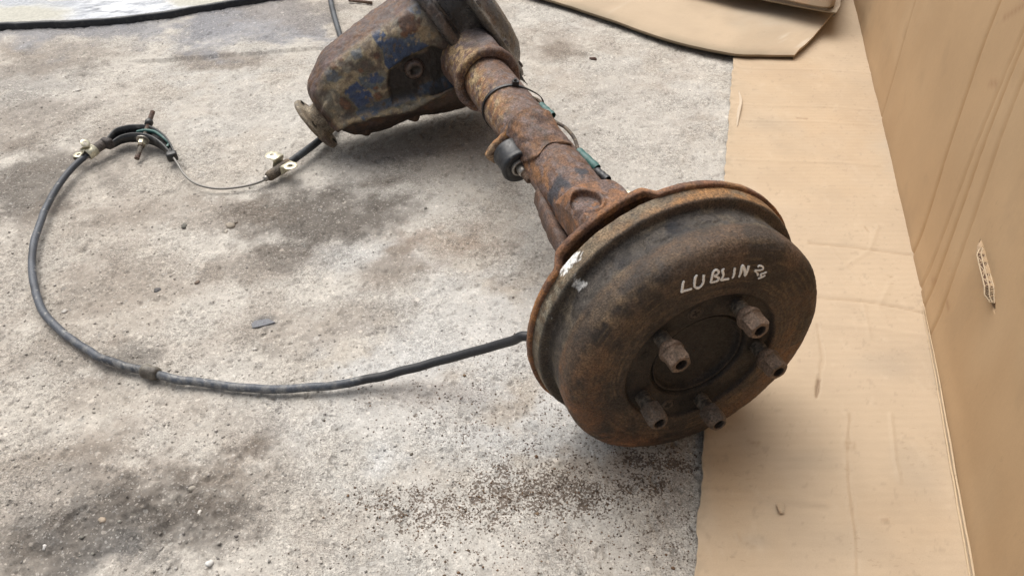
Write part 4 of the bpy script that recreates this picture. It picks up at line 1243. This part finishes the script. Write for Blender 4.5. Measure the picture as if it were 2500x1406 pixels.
cov = o
for k in range(9):
    a = k*2*math.pi/9+.3
    P0 = diffpt(-.064, .868+.098*math.sin(a), .020+.130*math.cos(a))
    dr_ = diffpt(-1, 0, 0)
    mb = MB(); mb.lathe([(-.002, .0075), (.005, .0075), (.006, .0066), (.0062, .001)], P0, dr_, 6, False, False)
    mb.build('cover_bolt', M_OIL, cov, col=(.07, .055, .045), smooth=False)
# ---- pinion neck and flange
fc = diffpt(.301, .853, .0655)
pd = diffpt(1, 0, 0)
mb = MB()
o_ = fc-pd*.045
mb.lathe([(0, .034), (.006, .043), (.012, .043), (.016, .034), (.028, .031), (.036, .032), (.040, .042), (.041, .0515), (.0425, .0535), (.0475, .0535), (.0495, .0515), (.0495, .030), (.046, .028), (.046, .001)], o_, pd, 80, True, False)
roughen(mb, .0007, 90, 4, 28)
V = mb.V(); dx = (V-o_)@pd; n1 = fbm(V, 70, 4, 122)
c = mix(np.tile((.17, .135, .095), (len(V), 1)), (.245, .205, .15), sstep(.45, .6, n1))
c = mix(c, (.10, .062, .042), sstep(.55, .66, fbm(V, 45, 3, 123))*.7)
c = mix(c, (.10, .105, .11), np.exp(-((dx-.045)/.003)**2)*sstep(.45, .6, fbm(V, 50, 3, 124))*.7)
flg = mb.build('pinion_flange', M_RUST, axle, col=c); flg.location = (0, 0, Z0)
for k in range(4):
    a = k*math.pi/2+.5
    q = diffpt(0, math.sin(a)*.043, math.cos(a)*.043)
    mb = MB(); mb.lathe([(.0398, .0062), (.0406, .0058), (.0412, .001)], o_+q-pd*.0016, pd, 20, False, False)
    mb.build('flange_hole', M_RUST, flg, col=(.02, .016, .013))

# ================================================================== handbrake cable
cab = empty('handbrake_cable', tuple(at(380, 420)))
co_ = np.array(at(380, 420)); co_[2] = 0; cab.location = co_
tag(cab, 'long looped grey and black handbrake cable with clips and yoke, left of the axle', 'cable')
R = .0056
def cpath(pts, n): return curve([at(x, y, z) for x, y, z in pts], n)-co_
sh = [(1284, 821, .122), (1250, 832, .106), (1200, 846, .083), (1100, 874, .050), (1000, 901, .028), (900, 926, .015), (820, 940, .010), (700, 947, .008), (600, 945, .008), (500, 936, .008), (420, 924, .009), (365, 912, .010), (330, 902, .009), (270, 882, .009), (210, 853, .009), (150, 812, .010), (112, 768, .011), (90, 718, .012), (80, 650, .013), (86, 590, .014), (102, 535, .015), (124, 485, .016), (152, 440, .017), (180, 407, .018), (212, 379, .020), (236, 362, .022)]
sh_pts = [AX+AW*-.085+AA*.088+AU*-.055, AX+AW*-.118+AA*.112+AU*-.050]+[at(*k) for k in sh]
path = curve(sh_pts, 420)-co_; u_w = np.linspace(0, 1, 420)
path[:, 0] += (fb2(u_w, u_w*0, 26, 2, 64)-.5)*.007*np.sin(u_w*3.14); path[:, 1] += (fb2(u_w, u_w*0, 26, 2, 65)-.5)*.007*np.sin(u_w*3.14)
u_ = np.linspace(0, 1, 420)
d0 = np.linalg.norm(path-(at(840, 938, .01)-co_), axis=1).argmin()/419
rad_ = R*(1+.06*(1-sstep(d0-.03, d0+.03, u_)))*(1+.02*np.sin(np.arange(420)*2.2)*(u_ > d0*.8)*(u_ < d0*1.35))
mb = MB(); mb.tube(path, rad_, 16)
V = mb.V(); uu_ = np.repeat(u_, 16)
c = mix(np.tile((.075, .084, .100), (len(V), 1)), (.045, .050, .060), sstep(.42, .62, fbm(V, 20, 4, 131)))
scuff = sstep(d0*.95, d0*1.05, uu_)*(1-sstep(.55, .62, uu_))
c = mix(c, (.22, .215, .205), scuff*sstep(.50, .62, fbm(V, 150, 4, 132))*.55)
c = mix(c, (.36, .35, .32), sstep(.74, .78, fbm(V, 120, 3, 133))*.7)
c = mix(c, (.020, .021, .024), 1-sstep(d0-.035, d0+.01, uu_+.05*(fbm(V, 60, 3, 136)-.5)))
mb.build('cable_sheath', M_SHEATH, cab, col=c)
# moulded ring on the sheath
i0 = np.linalg.norm(path-(at(366, 912, .010)-co_), axis=1).argmin()
mb = MB()
seg = path[i0-4:i0+5]
seg = curve(seg, 9)
mb.tube(curve([path[i0-4], path[i0-1], path[i0+1], path[i0+4]], 9), np.array([.0072, .0090, .0098, .0094, .0084, .0094, .0098, .0090, .0070]), 20)
V = mb.V()
mb.build('cable_ring', M_SHEATH, cab, col=mix(np.tile((.15, .135, .11), (len(V), 1)), (.07, .06, .05), sstep(.45, .6, fbm(V, 90, 3, 134))))
# end ferrule and clamp, left
fer = cpath([(214, 378, .020), (236, 362, .022), (262, 345, .024)], 20)
mb = MB(); mb.tube(fer, np.linspace(.0088, .0094, 20), 20)
V = mb.V()
mb.build('cable_ferrule', M_RUST, cab, col=mix(np.tile((.10, .085, .075), (len(V), 1)), (.16, .14, .12), sstep(.45, .6, fbm(V, 80, 3, 135))))
def strap(center, axis, r, width, a0, a1, name='clamp_band', mat=None, parent=None, th=.0012):
    axis = axis/np.linalg.norm(axis)
    up = np.array([0, 0, 1.0]); N_ = np.cross(up, axis); N_ /= np.linalg.norm(N_); B_ = np.cross(axis, N_)
    aa = np.linspace(a0, a1, 36)
    ring = lambda rr, off: center+axis*off+rr*(np.cos(aa)[:, None]*N_+np.sin(aa)[:, None]*B_)
    mb = MB(); mb.grid(np.array([ring(r, -width/2), ring(r+th, -width/2), ring(r+th, width/2), ring(r, width/2)]), cu=True)
    return mb, N_, B_
clampL = empty('cable_clip', (0, 0, 0)); clampL.parent = cab
axl = fer[10]-fer[0]
cl0 = fer[3]
mbs, N_, B_ = strap(cl0, axl, .0094, .020, -1.2, 4.3)
mbs.build('clip_band', M_ZINC, clampL)
def tab(center, ex, ey, R_, hole, tail, name, parent, curl=0.):
    """flat eyelet: disc with hole and a tail that bends down"""
    nz = np.cross(ex, ey); n = 36
    a = np.arange(n)*2*math.pi/n
    mb = MB(); th = .0014
    ro = np.full(n, R_)
    rings = []
    for rr, z in ((hole, -th/2), (hole, th/2), (R_-.0004, th/2), (R_, 0), (R_-.0004, -th/2)):
        rings.append(center+nz*z+(np.cos(a)[:, None]*ex+np.sin(a)[:, None]*ey)*rr)
    mb.grid(np.array(rings+[rings[0]]), cv=True)
    tp_ = curve(tail, 24)
    rows = []
    for i, P in enumerate(tp_):
        rows.append([P-ey*R_*.96+nz*th*.45, P+ey*R_*.96+nz*th*.45, P+ey*R_*.96-nz*th*.45, P-ey*R_*.96-nz*th*.45])
    mb.grid(np.array(rows), cv=True)
    o = mb.build(name, M_ZINC, parent, bev=0)
    return o
hz = lambda v: np.array(v, float)/np.linalg.norm(v)
ax2 = hz([axl[0], axl[1], 0]); nn = np.array([-ax2[1], ax2[0], 0])
P0 = at(208, 350, .040)-co_
tab(P0, hz(nn+np.array([0, 0, .9])), ax2, .0085, .0035, [P0-hz(nn+np.array([0, 0, .9]))*.004, cl0+nn*.014+np.array([0, 0, .008]), cl0+nn*.010+np.array([0, 0, .004])], 'clip_tab', clampL)
P1 = at(192, 378, .022)-co_
tab(P1, hz(nn*.8-ax2*.5), hz(ax2*.8+nn*.5), .0095, .0035, [P1-hz(nn*.8-ax2*.5)*.004, cl0-ax2*.008+np.array([0, 0, .010])], 'clip_tab', clampL)
mb = MB(); mb.tube(np.array([at(181, 388, .014), at(196, 378, .020)])-co_, .0030, 10)
mb.build('clip_screw', M_RUST, clampL, col=(.10, .08, .055))
# equaliser yoke
yk = empty('equaliser_yoke', (0, 0, 0)); yk.parent = cab
def zp(x, y): return 160+x/8.27, 260+y/8.27
def rail(pts, zt, h, th):
    q = curve([at(*zp(x, y), z) for (x, y), z in zip(pts, zt)], 60)-co_
    T = np.gradient(q, axis=0); T[:, 2] = 0; T /= np.linalg.norm(T, axis=1)[:, None]
    Nn = np.stack([-T[:, 1], T[:, 0], 0*T[:, 0]], 1)
    dn = np.array([0, 0, -1.0])
    hh = np.asarray(h if np.ndim(h) else np.full(60, h))[:, None]
    mb = MB()
    mb.grid(np.array([q-Nn*th, q+Nn*th, q+Nn*th*.9+dn*hh, q-Nn*th*.9+dn*hh]), cu=True)
    return mb, q
hprof = .0115+.0105*np.sin(np.linspace(.25, 2.9, 60))
mb, qb = rail([(840, 630), (1000, 455), (1250, 380), (1450, 368), (1640, 375), (1820, 450), (2000, 590), (2130, 780), (2200, 960)], [.026, .032, .036, .037, .037, .035, .032, .028, .024], hprof, .0016)
mb.build('yoke_rail', M_YOKE, yk)
mb, qf = rail([(930, 705), (1100, 595), (1300, 542), (1500, 540), (1650, 565), (1780, 620), (1920, 720), (2040, 840), (2120, 940)], [.026, .030, .033, .034, .034, .033, .030, .027, .024], hprof*.95, .0016)
mb.build('yoke_rail', M_YOKE, yk)
mb = MB(); mb.grid(np.array([qb+np.array([0, 0, -.013]), (qb+qf)/2+np.array([0, 0, -.015]), qf+np.array([0, 0, -.013])]))
mb.build('yoke_web', M_YOKE, yk)
mb, qm = rail([(1430, 495), (1600, 465), (1780, 490), (1900, 560), (2050, 680), (2090, 730), (2040, 800)], [.033, .035, .034, .032, .029, .027, .026], .006, .0022)
mb.build('yoke_nipple', M_SLEEVE, yk)
fx = hz(qb[0]-qb[3]); 
for (x, y, z, hw, hl, hh) in ((845, 745, .024, .0110, .0065, .0100), (2150, 1005, .018, .0095, .0085, .0085)):
    P = at(*zp(x, y), z)-co_
    d = hz([axl[0], axl[1], 0]) if x < 1000 else hz([(qb[-1]-qb[-6])[0], (qb[-1]-qb[-6])[1], 0])
    e_ = np.array([-d[1], d[0], 0])
    mb = MB(); mb.box(P, d*hl, e_*hw, np.array([0, 0, hh]))
    mb.build('yoke_end', M_YOKE if x > 1000 else M_RUST, yk, smooth=True, bev=.0038, col=(.06, .05, .046))
b0 = at(334, 388, .008)-co_; b1 = at(373, 273, .046)-co_
bd = hz(b1-b0); bl = np.linalg.norm(b1-b0)
mb = MB(); ysb = np.linspace(0, bl, 90)
mb.tube(b0+bd*ysb[:, None], .0044+.0003*np.sin(np.arange(90)*1.7), 14)
V = mb.V()
ybolt = mb.build('yoke_bolt', M_RUST, yk, col=mix(np.tile((.13, .115, .095), (len(V), 1)), (.10, .06, .045), sstep(.45, .6, fbm(V, 60, 3, 140))))
def along(px, py):
    k = np.linspace(0, 1, 400); Q = (b0+co_)+np.outer(k, b1-b0)
    q = (Q-EYE)@CAMR.T
    X = CX+FPX*q[:, 0]/q[:, 2]; Y = CY+FPX*q[:, 1]/q[:, 2]
    return k[np.hypot(X-px, Y-py).argmin()]*bl
k1 = along(351, 343)
mb = MB(); mb.lathe([(k1-.0008, .0125), (k1+.0012, .0125)], b0, bd, 36, True, True)
mb.build('yoke_washer', M_STEEL, yk, smooth=False, bev=.0005)
mb = MB(); mb.lathe([(k1-.0115, .0062), (k1-.0108, .0078), (k1-.0015, .0080), (k1-.0008, .0075)], b0, bd, 6, True, True)
mb.build('yoke_nut', M_ZINC, yk, smooth=False, bev=.0006)
mb = MB(); mb.lathe([(k1-.0165, .0052), (k1-.0158, .0068), (k1-.0116, .0070)], b0, bd, 6, True, True)
mb.build('lock_nut', M_RUST, yk, smooth=False, col=(.15, .12, .085))
k2 = along(369, 302)
mb = MB(); mb.lathe([(k2-.006, .0070), (k2+.002, .0078), (k2+.006, .0060)], b0, bd, 16, True, True)
mb.build('rear_nut', M_YOKE, yk)
# inner wire
wp = cpath([(424, 386, .020), (436, 404, .019), (448, 424, .016), (470, 444, .012), (500, 456, .009), (540, 461, .007), (590, 456, .008), (630, 446, .011), (662, 430, .016)], 120)
mb = MB(); mb.tube(wp, .0021, 8)
mb.build('inner_wire', M_WIRE, cab)
# second sheath: from the right-hand clip under the flange and on behind the housing
s2 = cpath([(690, 410, .018), (720, 388, .018), (750, 366, .017), (785, 338, .015), (830, 290, .009), (862, 230, .007), (858, 160, .007), (838, 110, .007), (822, 60, .007), (810, 15, .008), (800, -40, .008), (780, -140, .008)], 240)
mb = MB(); mb.tube(s2, .0068, 16)
V = mb.V(); c = mix(np.tile((.026, .030, .035), (len(V), 1)), (.055, .062, .07), sstep(.5, .65, fbm(V, 30, 3, 141)))
mb.build('cable_sheath', M_SHEATH, cab, col=c)
f2 = cpath([(652, 434, .015), (675, 419, .017), (706, 398, .018)], 16)
mb = MB(); mb.tube(f2, np.r_[.0062, .0086, np.full(13, .0094), .0088], 20)
V = mb.V()
mb.build('cable_ferrule', M_RUST, cab, col=mix(np.tile((.075, .062, .05), (len(V), 1)), (.13, .10, .07), sstep(.45, .6, fbm(V, 80, 3, 142))))
mb = MB(); mb.tube(np.array([f2[0]-hz(f2[3]-f2[0])*.006, f2[0]+hz(f2[3]-f2[0])*.002]), .0050, 14)
mb.build('ferrule_tip', M_STEEL, cab)
clampR = empty('cable_clip', (0, 0, 0)); clampR.parent = cab
ax3 = hz(f2[-1]-f2[0]); ax3h = hz([ax3[0], ax3[1], 0]); n3h = np.array([-ax3h[1], ax3h[0], 0])
cR = f2[10]
mbs, N_, B_ = strap(cR, ax3h, .0096, .024, math.pi*.95, 2*math.pi*1.02)
mbs.build('clip_band', M_ZINC, clampR)
T1 = at(664, 379, .034)-co_; T2 = at(709, 405, .030)-co_
d1 = T1-cR; d1[2] = 0; d1 = hz(d1-ax3h*(d1@ax3h)); d2 = T2-cR; d2[2] = 0; d2 = hz(d2-ax3h*(d2@ax3h))
tab(T1, d1, ax3h, .0128, .0040, [T1-d1*.006, T1-d1*.016+np.array([0, 0, -.001]), cR+d1*.0105+np.array([0, 0, .006])+(T1-cR-d1*((T1-cR)@d1))*np.array([.4, .4, 0]), cR+d1*.0100+np.array([0, 0, -.003])], 'clip_tab', clampR)
tab(T2, d2, ax3h, .0128, .0040, [T2-d2*.006, T2-d2*.014+np.array([0, 0, -.001]), cR+d2*.0105+np.array([0, 0, .006])+(T2-cR-d2*((T2-cR)@d2))*np.array([.4, .4, 0]), cR+d2*.0100+np.array([0, 0, -.003])], 'clip_tab', clampR)

# rusty rod lying at the top edge
mb = MB(); mb.tube(np.array([at(852, 1, .006), at(880, 4, .006), at(908, 8, .006)]), .0042, 12)
V = mb.V(); o = mb.build('rusty_rod', M_RUST, col=(.14, .09, .065))
tag(o, 'short rusty rod lying on the concrete behind the differential', 'rod')

# ================================================================== loose stones and chips
def stone_mesh(seed, flat=.6, jag=.75):
    bm = bmesh.new(); bmesh.ops.create_icosphere(bm, subdivisions=2, radius=1)
    me = bpy.data.meshes.new('stone'); 
    V = np.array([v.co[:] for v in bm.verts])
    k = 1+jag*(fbm(V, 1.4, 4, seed)-.5)*2
    V = V*k[:, None]*np.array([1, .8, flat])
    for v, p_ in zip(bm.verts, V): v.co = p_
    bm.to_mesh(me); bm.free()
    return me
STONES = [('grey_flake', 386, 708, 14, .35, (.10, .095, .095), 'dark grey stone flake half way down the cable loop', 'stone'),
          ('brown_chip', 481, 690, 11, .35, (.16, .12, .095), 'small brown chip right of the dark grey flake', 'stone'),
          ('brown_stone', 1448, 146, 13, .55, (.085, .05, .04), 'dark reddish brown stone lying by itself behind the axle tube', 'stone'),
          ('white_pebble', 513, 1376, 13, .7, (.66, .65, .62), 'big white pebble at the bottom of the photo', 'pebble'),
          ('white_pebble', 110, 1335, 8, .8, (.66, .64, .61), 'round white pebble alone on the dark stain at lower left', 'pebble'),
          ('tan_pebble', 470, 1192, 14, .5, (.30, .27, .23), 'flat tan pebble on the upper rim of the dark rough patch', 'pebble'),
          ('white_pebble', 488, 1250, 9, .8, (.60, .57, .52), 'small cream pebble inside the dark rough patch', 'pebble'),
          ('orange_pebble', 250, 1270, 12, .6, (.38, .31, .24), 'orange pale stone at a crack in the dark rough patch', 'pebble'),
          ('pale_pebble', 190, 222, 9, .6, (.52, .49, .45), 'pale angular pebble up on the left, above the yoke', 'pebble'),
          ('tan_stone', 562, 552, 18, .5, (.30, .26, .21), 'largest tan stone of the little heap below the thin wire', 'stone'),
          ('tan_stone', 575, 545, 9, .6, (.22, .19, .16), 'small dark stone at the back of the heap below the wire', 'stone'),
          ('pale_stone', 553, 566, 9, .6, (.44, .40, .34), 'cream stone at the front of the heap below the wire', 'stone'),
          ('grey_stone', 622, 853, 9, .6, (.50, .47, .43), 'pale pebble between the cable and the slate chip', 'pebble'),
          ('pale_pebble', 158, 761, 8, .6, (.52, .49, .45), 'pale pebble just inside the bend of the cable', 'pebble'),
          ('pale_pebble', 998, 1362, 9, .7, (.46, .45, .42), 'pale grey pebble near the bottom, mid photo', 'pebble'),
          ('brown_stone', 1005, 1108, 7, .6, (.11, .095, .075), 'dark round stone beside the white crumbly patch', 'stone'),
          ('black_chip', 450, 553, 14, .4, (.12, .115, .10), 'dark crusty chip left of the stone heap', 'stone')]
for i, (nm, px, py, r, fl, cl, lab, cat) in enumerate(STONES):
    me = stone_mesh(i+3, fl)
    P = on_ground(px, py)
    sc = r/FPX*np.linalg.norm(P-EYE)*.66
    V = np.zeros(len(me.vertices)*3); me.vertices.foreach_get('co', V); V = V.reshape(-1, 3)
    paint(me, 'Col', np.array(cl)*(.7+.6*fbm(V, 2.5, 3, i))[:, None])
    me.materials.append(M_STONE)
    me.polygons.foreach_set('use_smooth', [True]*len(me.polygons))
    o = bpy.data.objects.new(nm, me); COL.objects.link(o)
    o.location = (P[0], P[1], P[2]+sc*fl*.15)
    o.rotation_euler = (0, 0, i*1.3); o.scale = (sc, sc, sc)
    tag(o, lab, cat)
# slate chip
pl = [(613, 790), (622, 782), (655, 777), (672, 786), (650, 792), (630, 798), (616, 800)]
top = np.array([on_ground(x, y, .0018) for x, y in pl]); botm = top.copy(); botm[:, 2] -= .006
mb = MB(); mb.add(np.vstack([top, botm]), [tuple(range(7))]+[tuple(range(13, 6, -1))]+[(i, i+7, (i+1) % 7+7, (i+1) % 7) for i in range(7)])
tag(mb.build('slate_chip', M_STONE, col=(.19, .195, .21), smooth=False, bev=.0008), 'flat blue grey slate chip in the middle of the concrete', 'chip')
# white crumbly lump of mortar
me = None
# grit nobody could count
rs = np.random.RandomState(5)
bm = bmesh.new(); bmesh.ops.create_icosphere(bm, subdivisions=1, radius=1)
BV = np.array([v.co[:] for v in bm.verts]); BF = np.array([[v.index for v in f.verts] for f in bm.faces]); bm.free()
NG = 4200
gv, gf, gcl = [], [], []
k = 0
while k < NG:
    px = rs.uniform(-60, 1820); py = rs.uniform(20, 1450)
    P = at(px, py)
    if P[0] > left_x(P[1])-.01: continue
    wgt = .30+.7*np.clip((900-px)/900, 0, 1)
    if rs.rand() > wgt: continue
    if gcol(P[0], P[1])[0] < .26 and rs.rand() < .6: continue
    P[2] = gz(P[0], P[1])
    r = .0009+.0016*rs.rand()**3+(.0014*rs.rand() if rs.rand() < .05 else 0)
    V = BV*(1+.8*(rs.rand(len(BV), 1)-.5))*np.array([1, .5+.5*rs.rand(), .3+.3*rs.rand()])*r
    a = rs.rand()*6.28; ca, sa = math.cos(a), math.sin(a)
    V = np.stack([V[:, 0]*ca-V[:, 1]*sa, V[:, 0]*sa+V[:, 1]*ca, V[:, 2]], 1)+np.array([P[0], P[1], P[2]+r*.12])
    gf.append(BF+len(BV)*k); gv.append(V)
    tone = rs.choice([.10, .16, .22, .30, .38, .50], p=[.14, .20, .24, .22, .15, .05])
    lc_ = gcol(P[0], P[1])*(.55+1.0*rs.rand())
    gcl.append(np.tile(np.array([1.0, .93+.05*rs.rand(), .82+.12*rs.rand()])*tone*.38+lc_*.62, (len(BV), 1)))
    k += 1
mb = MB(); mb.add(np.vstack(gv), np.vstack(gf).tolist())
tag(mb.build('loose_grit', M_STONE, col=np.vstack(gcl), fix=False), kind='stuff')
# rust scale and grit shed under the drum
PHI = (1+5**.5)/2
BV = np.array([(-1, PHI, 0), (1, PHI, 0), (-1, -PHI, 0), (1, -PHI, 0), (0, -1, PHI), (0, 1, PHI), (0, -1, -PHI), (0, 1, -PHI), (PHI, 0, -1), (PHI, 0, 1), (-PHI, 0, -1), (-PHI, 0, 1)])/1.902
ICO = np.array([(0, 11, 5), (0, 5, 1), (0, 1, 7), (0, 7, 10), (0, 10, 11), (1, 5, 9), (5, 11, 4), (11, 10, 2), (10, 7, 6), (7, 1, 8), (3, 9, 4), (3, 4, 2), (3, 2, 6), (3, 6, 8), (3, 8, 9), (4, 9, 5), (2, 4, 11), (6, 2, 10), (8, 6, 7), (9, 8, 1)])
gv, gf, gcl = [], [], []
k = 0
tries = 0
while k < 6500 and tries < 200000:
    tries += 1
    i = rs.randint(0, len(ys)); j = rs.randint(0, NX)
    x, y = GX[i, j], GY[i, j]
    if y > .80 or rs.rand() > spk[i, j]**1.6*.9 or x > left_x(y)-.004: continue
    r = .0004+.0011*rs.rand()**2.2+(.0014*rs.rand() if rs.rand() < .03 else 0)
    V = BV[:12]*(1+.9*(rs.rand(12, 1)-.5))*np.array([1, .5+.6*rs.rand(), .25+.4*rs.rand()])*r
    a = rs.rand()*6.28; ca, sa = math.cos(a), math.sin(a)
    V = np.stack([V[:, 0]*ca-V[:, 1]*sa, V[:, 0]*sa+V[:, 1]*ca, V[:, 2]], 1)+np.array([x, y, rel[i, j]-.001+r*.15])
    gv.append(V); gf.append(ICO+12*k)
    tone = np.array([(.095, .066, .045), (.13, .080, .048), (.070, .054, .042), (.18, .125, .08)][rs.choice(4, p=[.4, .25, .25, .1])])
    gcl.append(np.tile(tone, (12, 1)))
    k += 1
mb = MB(); mb.add(np.vstack(gv), np.vstack(gf).tolist())
tag(mb.build('rust_grit', M_STONE, col=np.vstack(gcl), fix=False), kind='stuff')
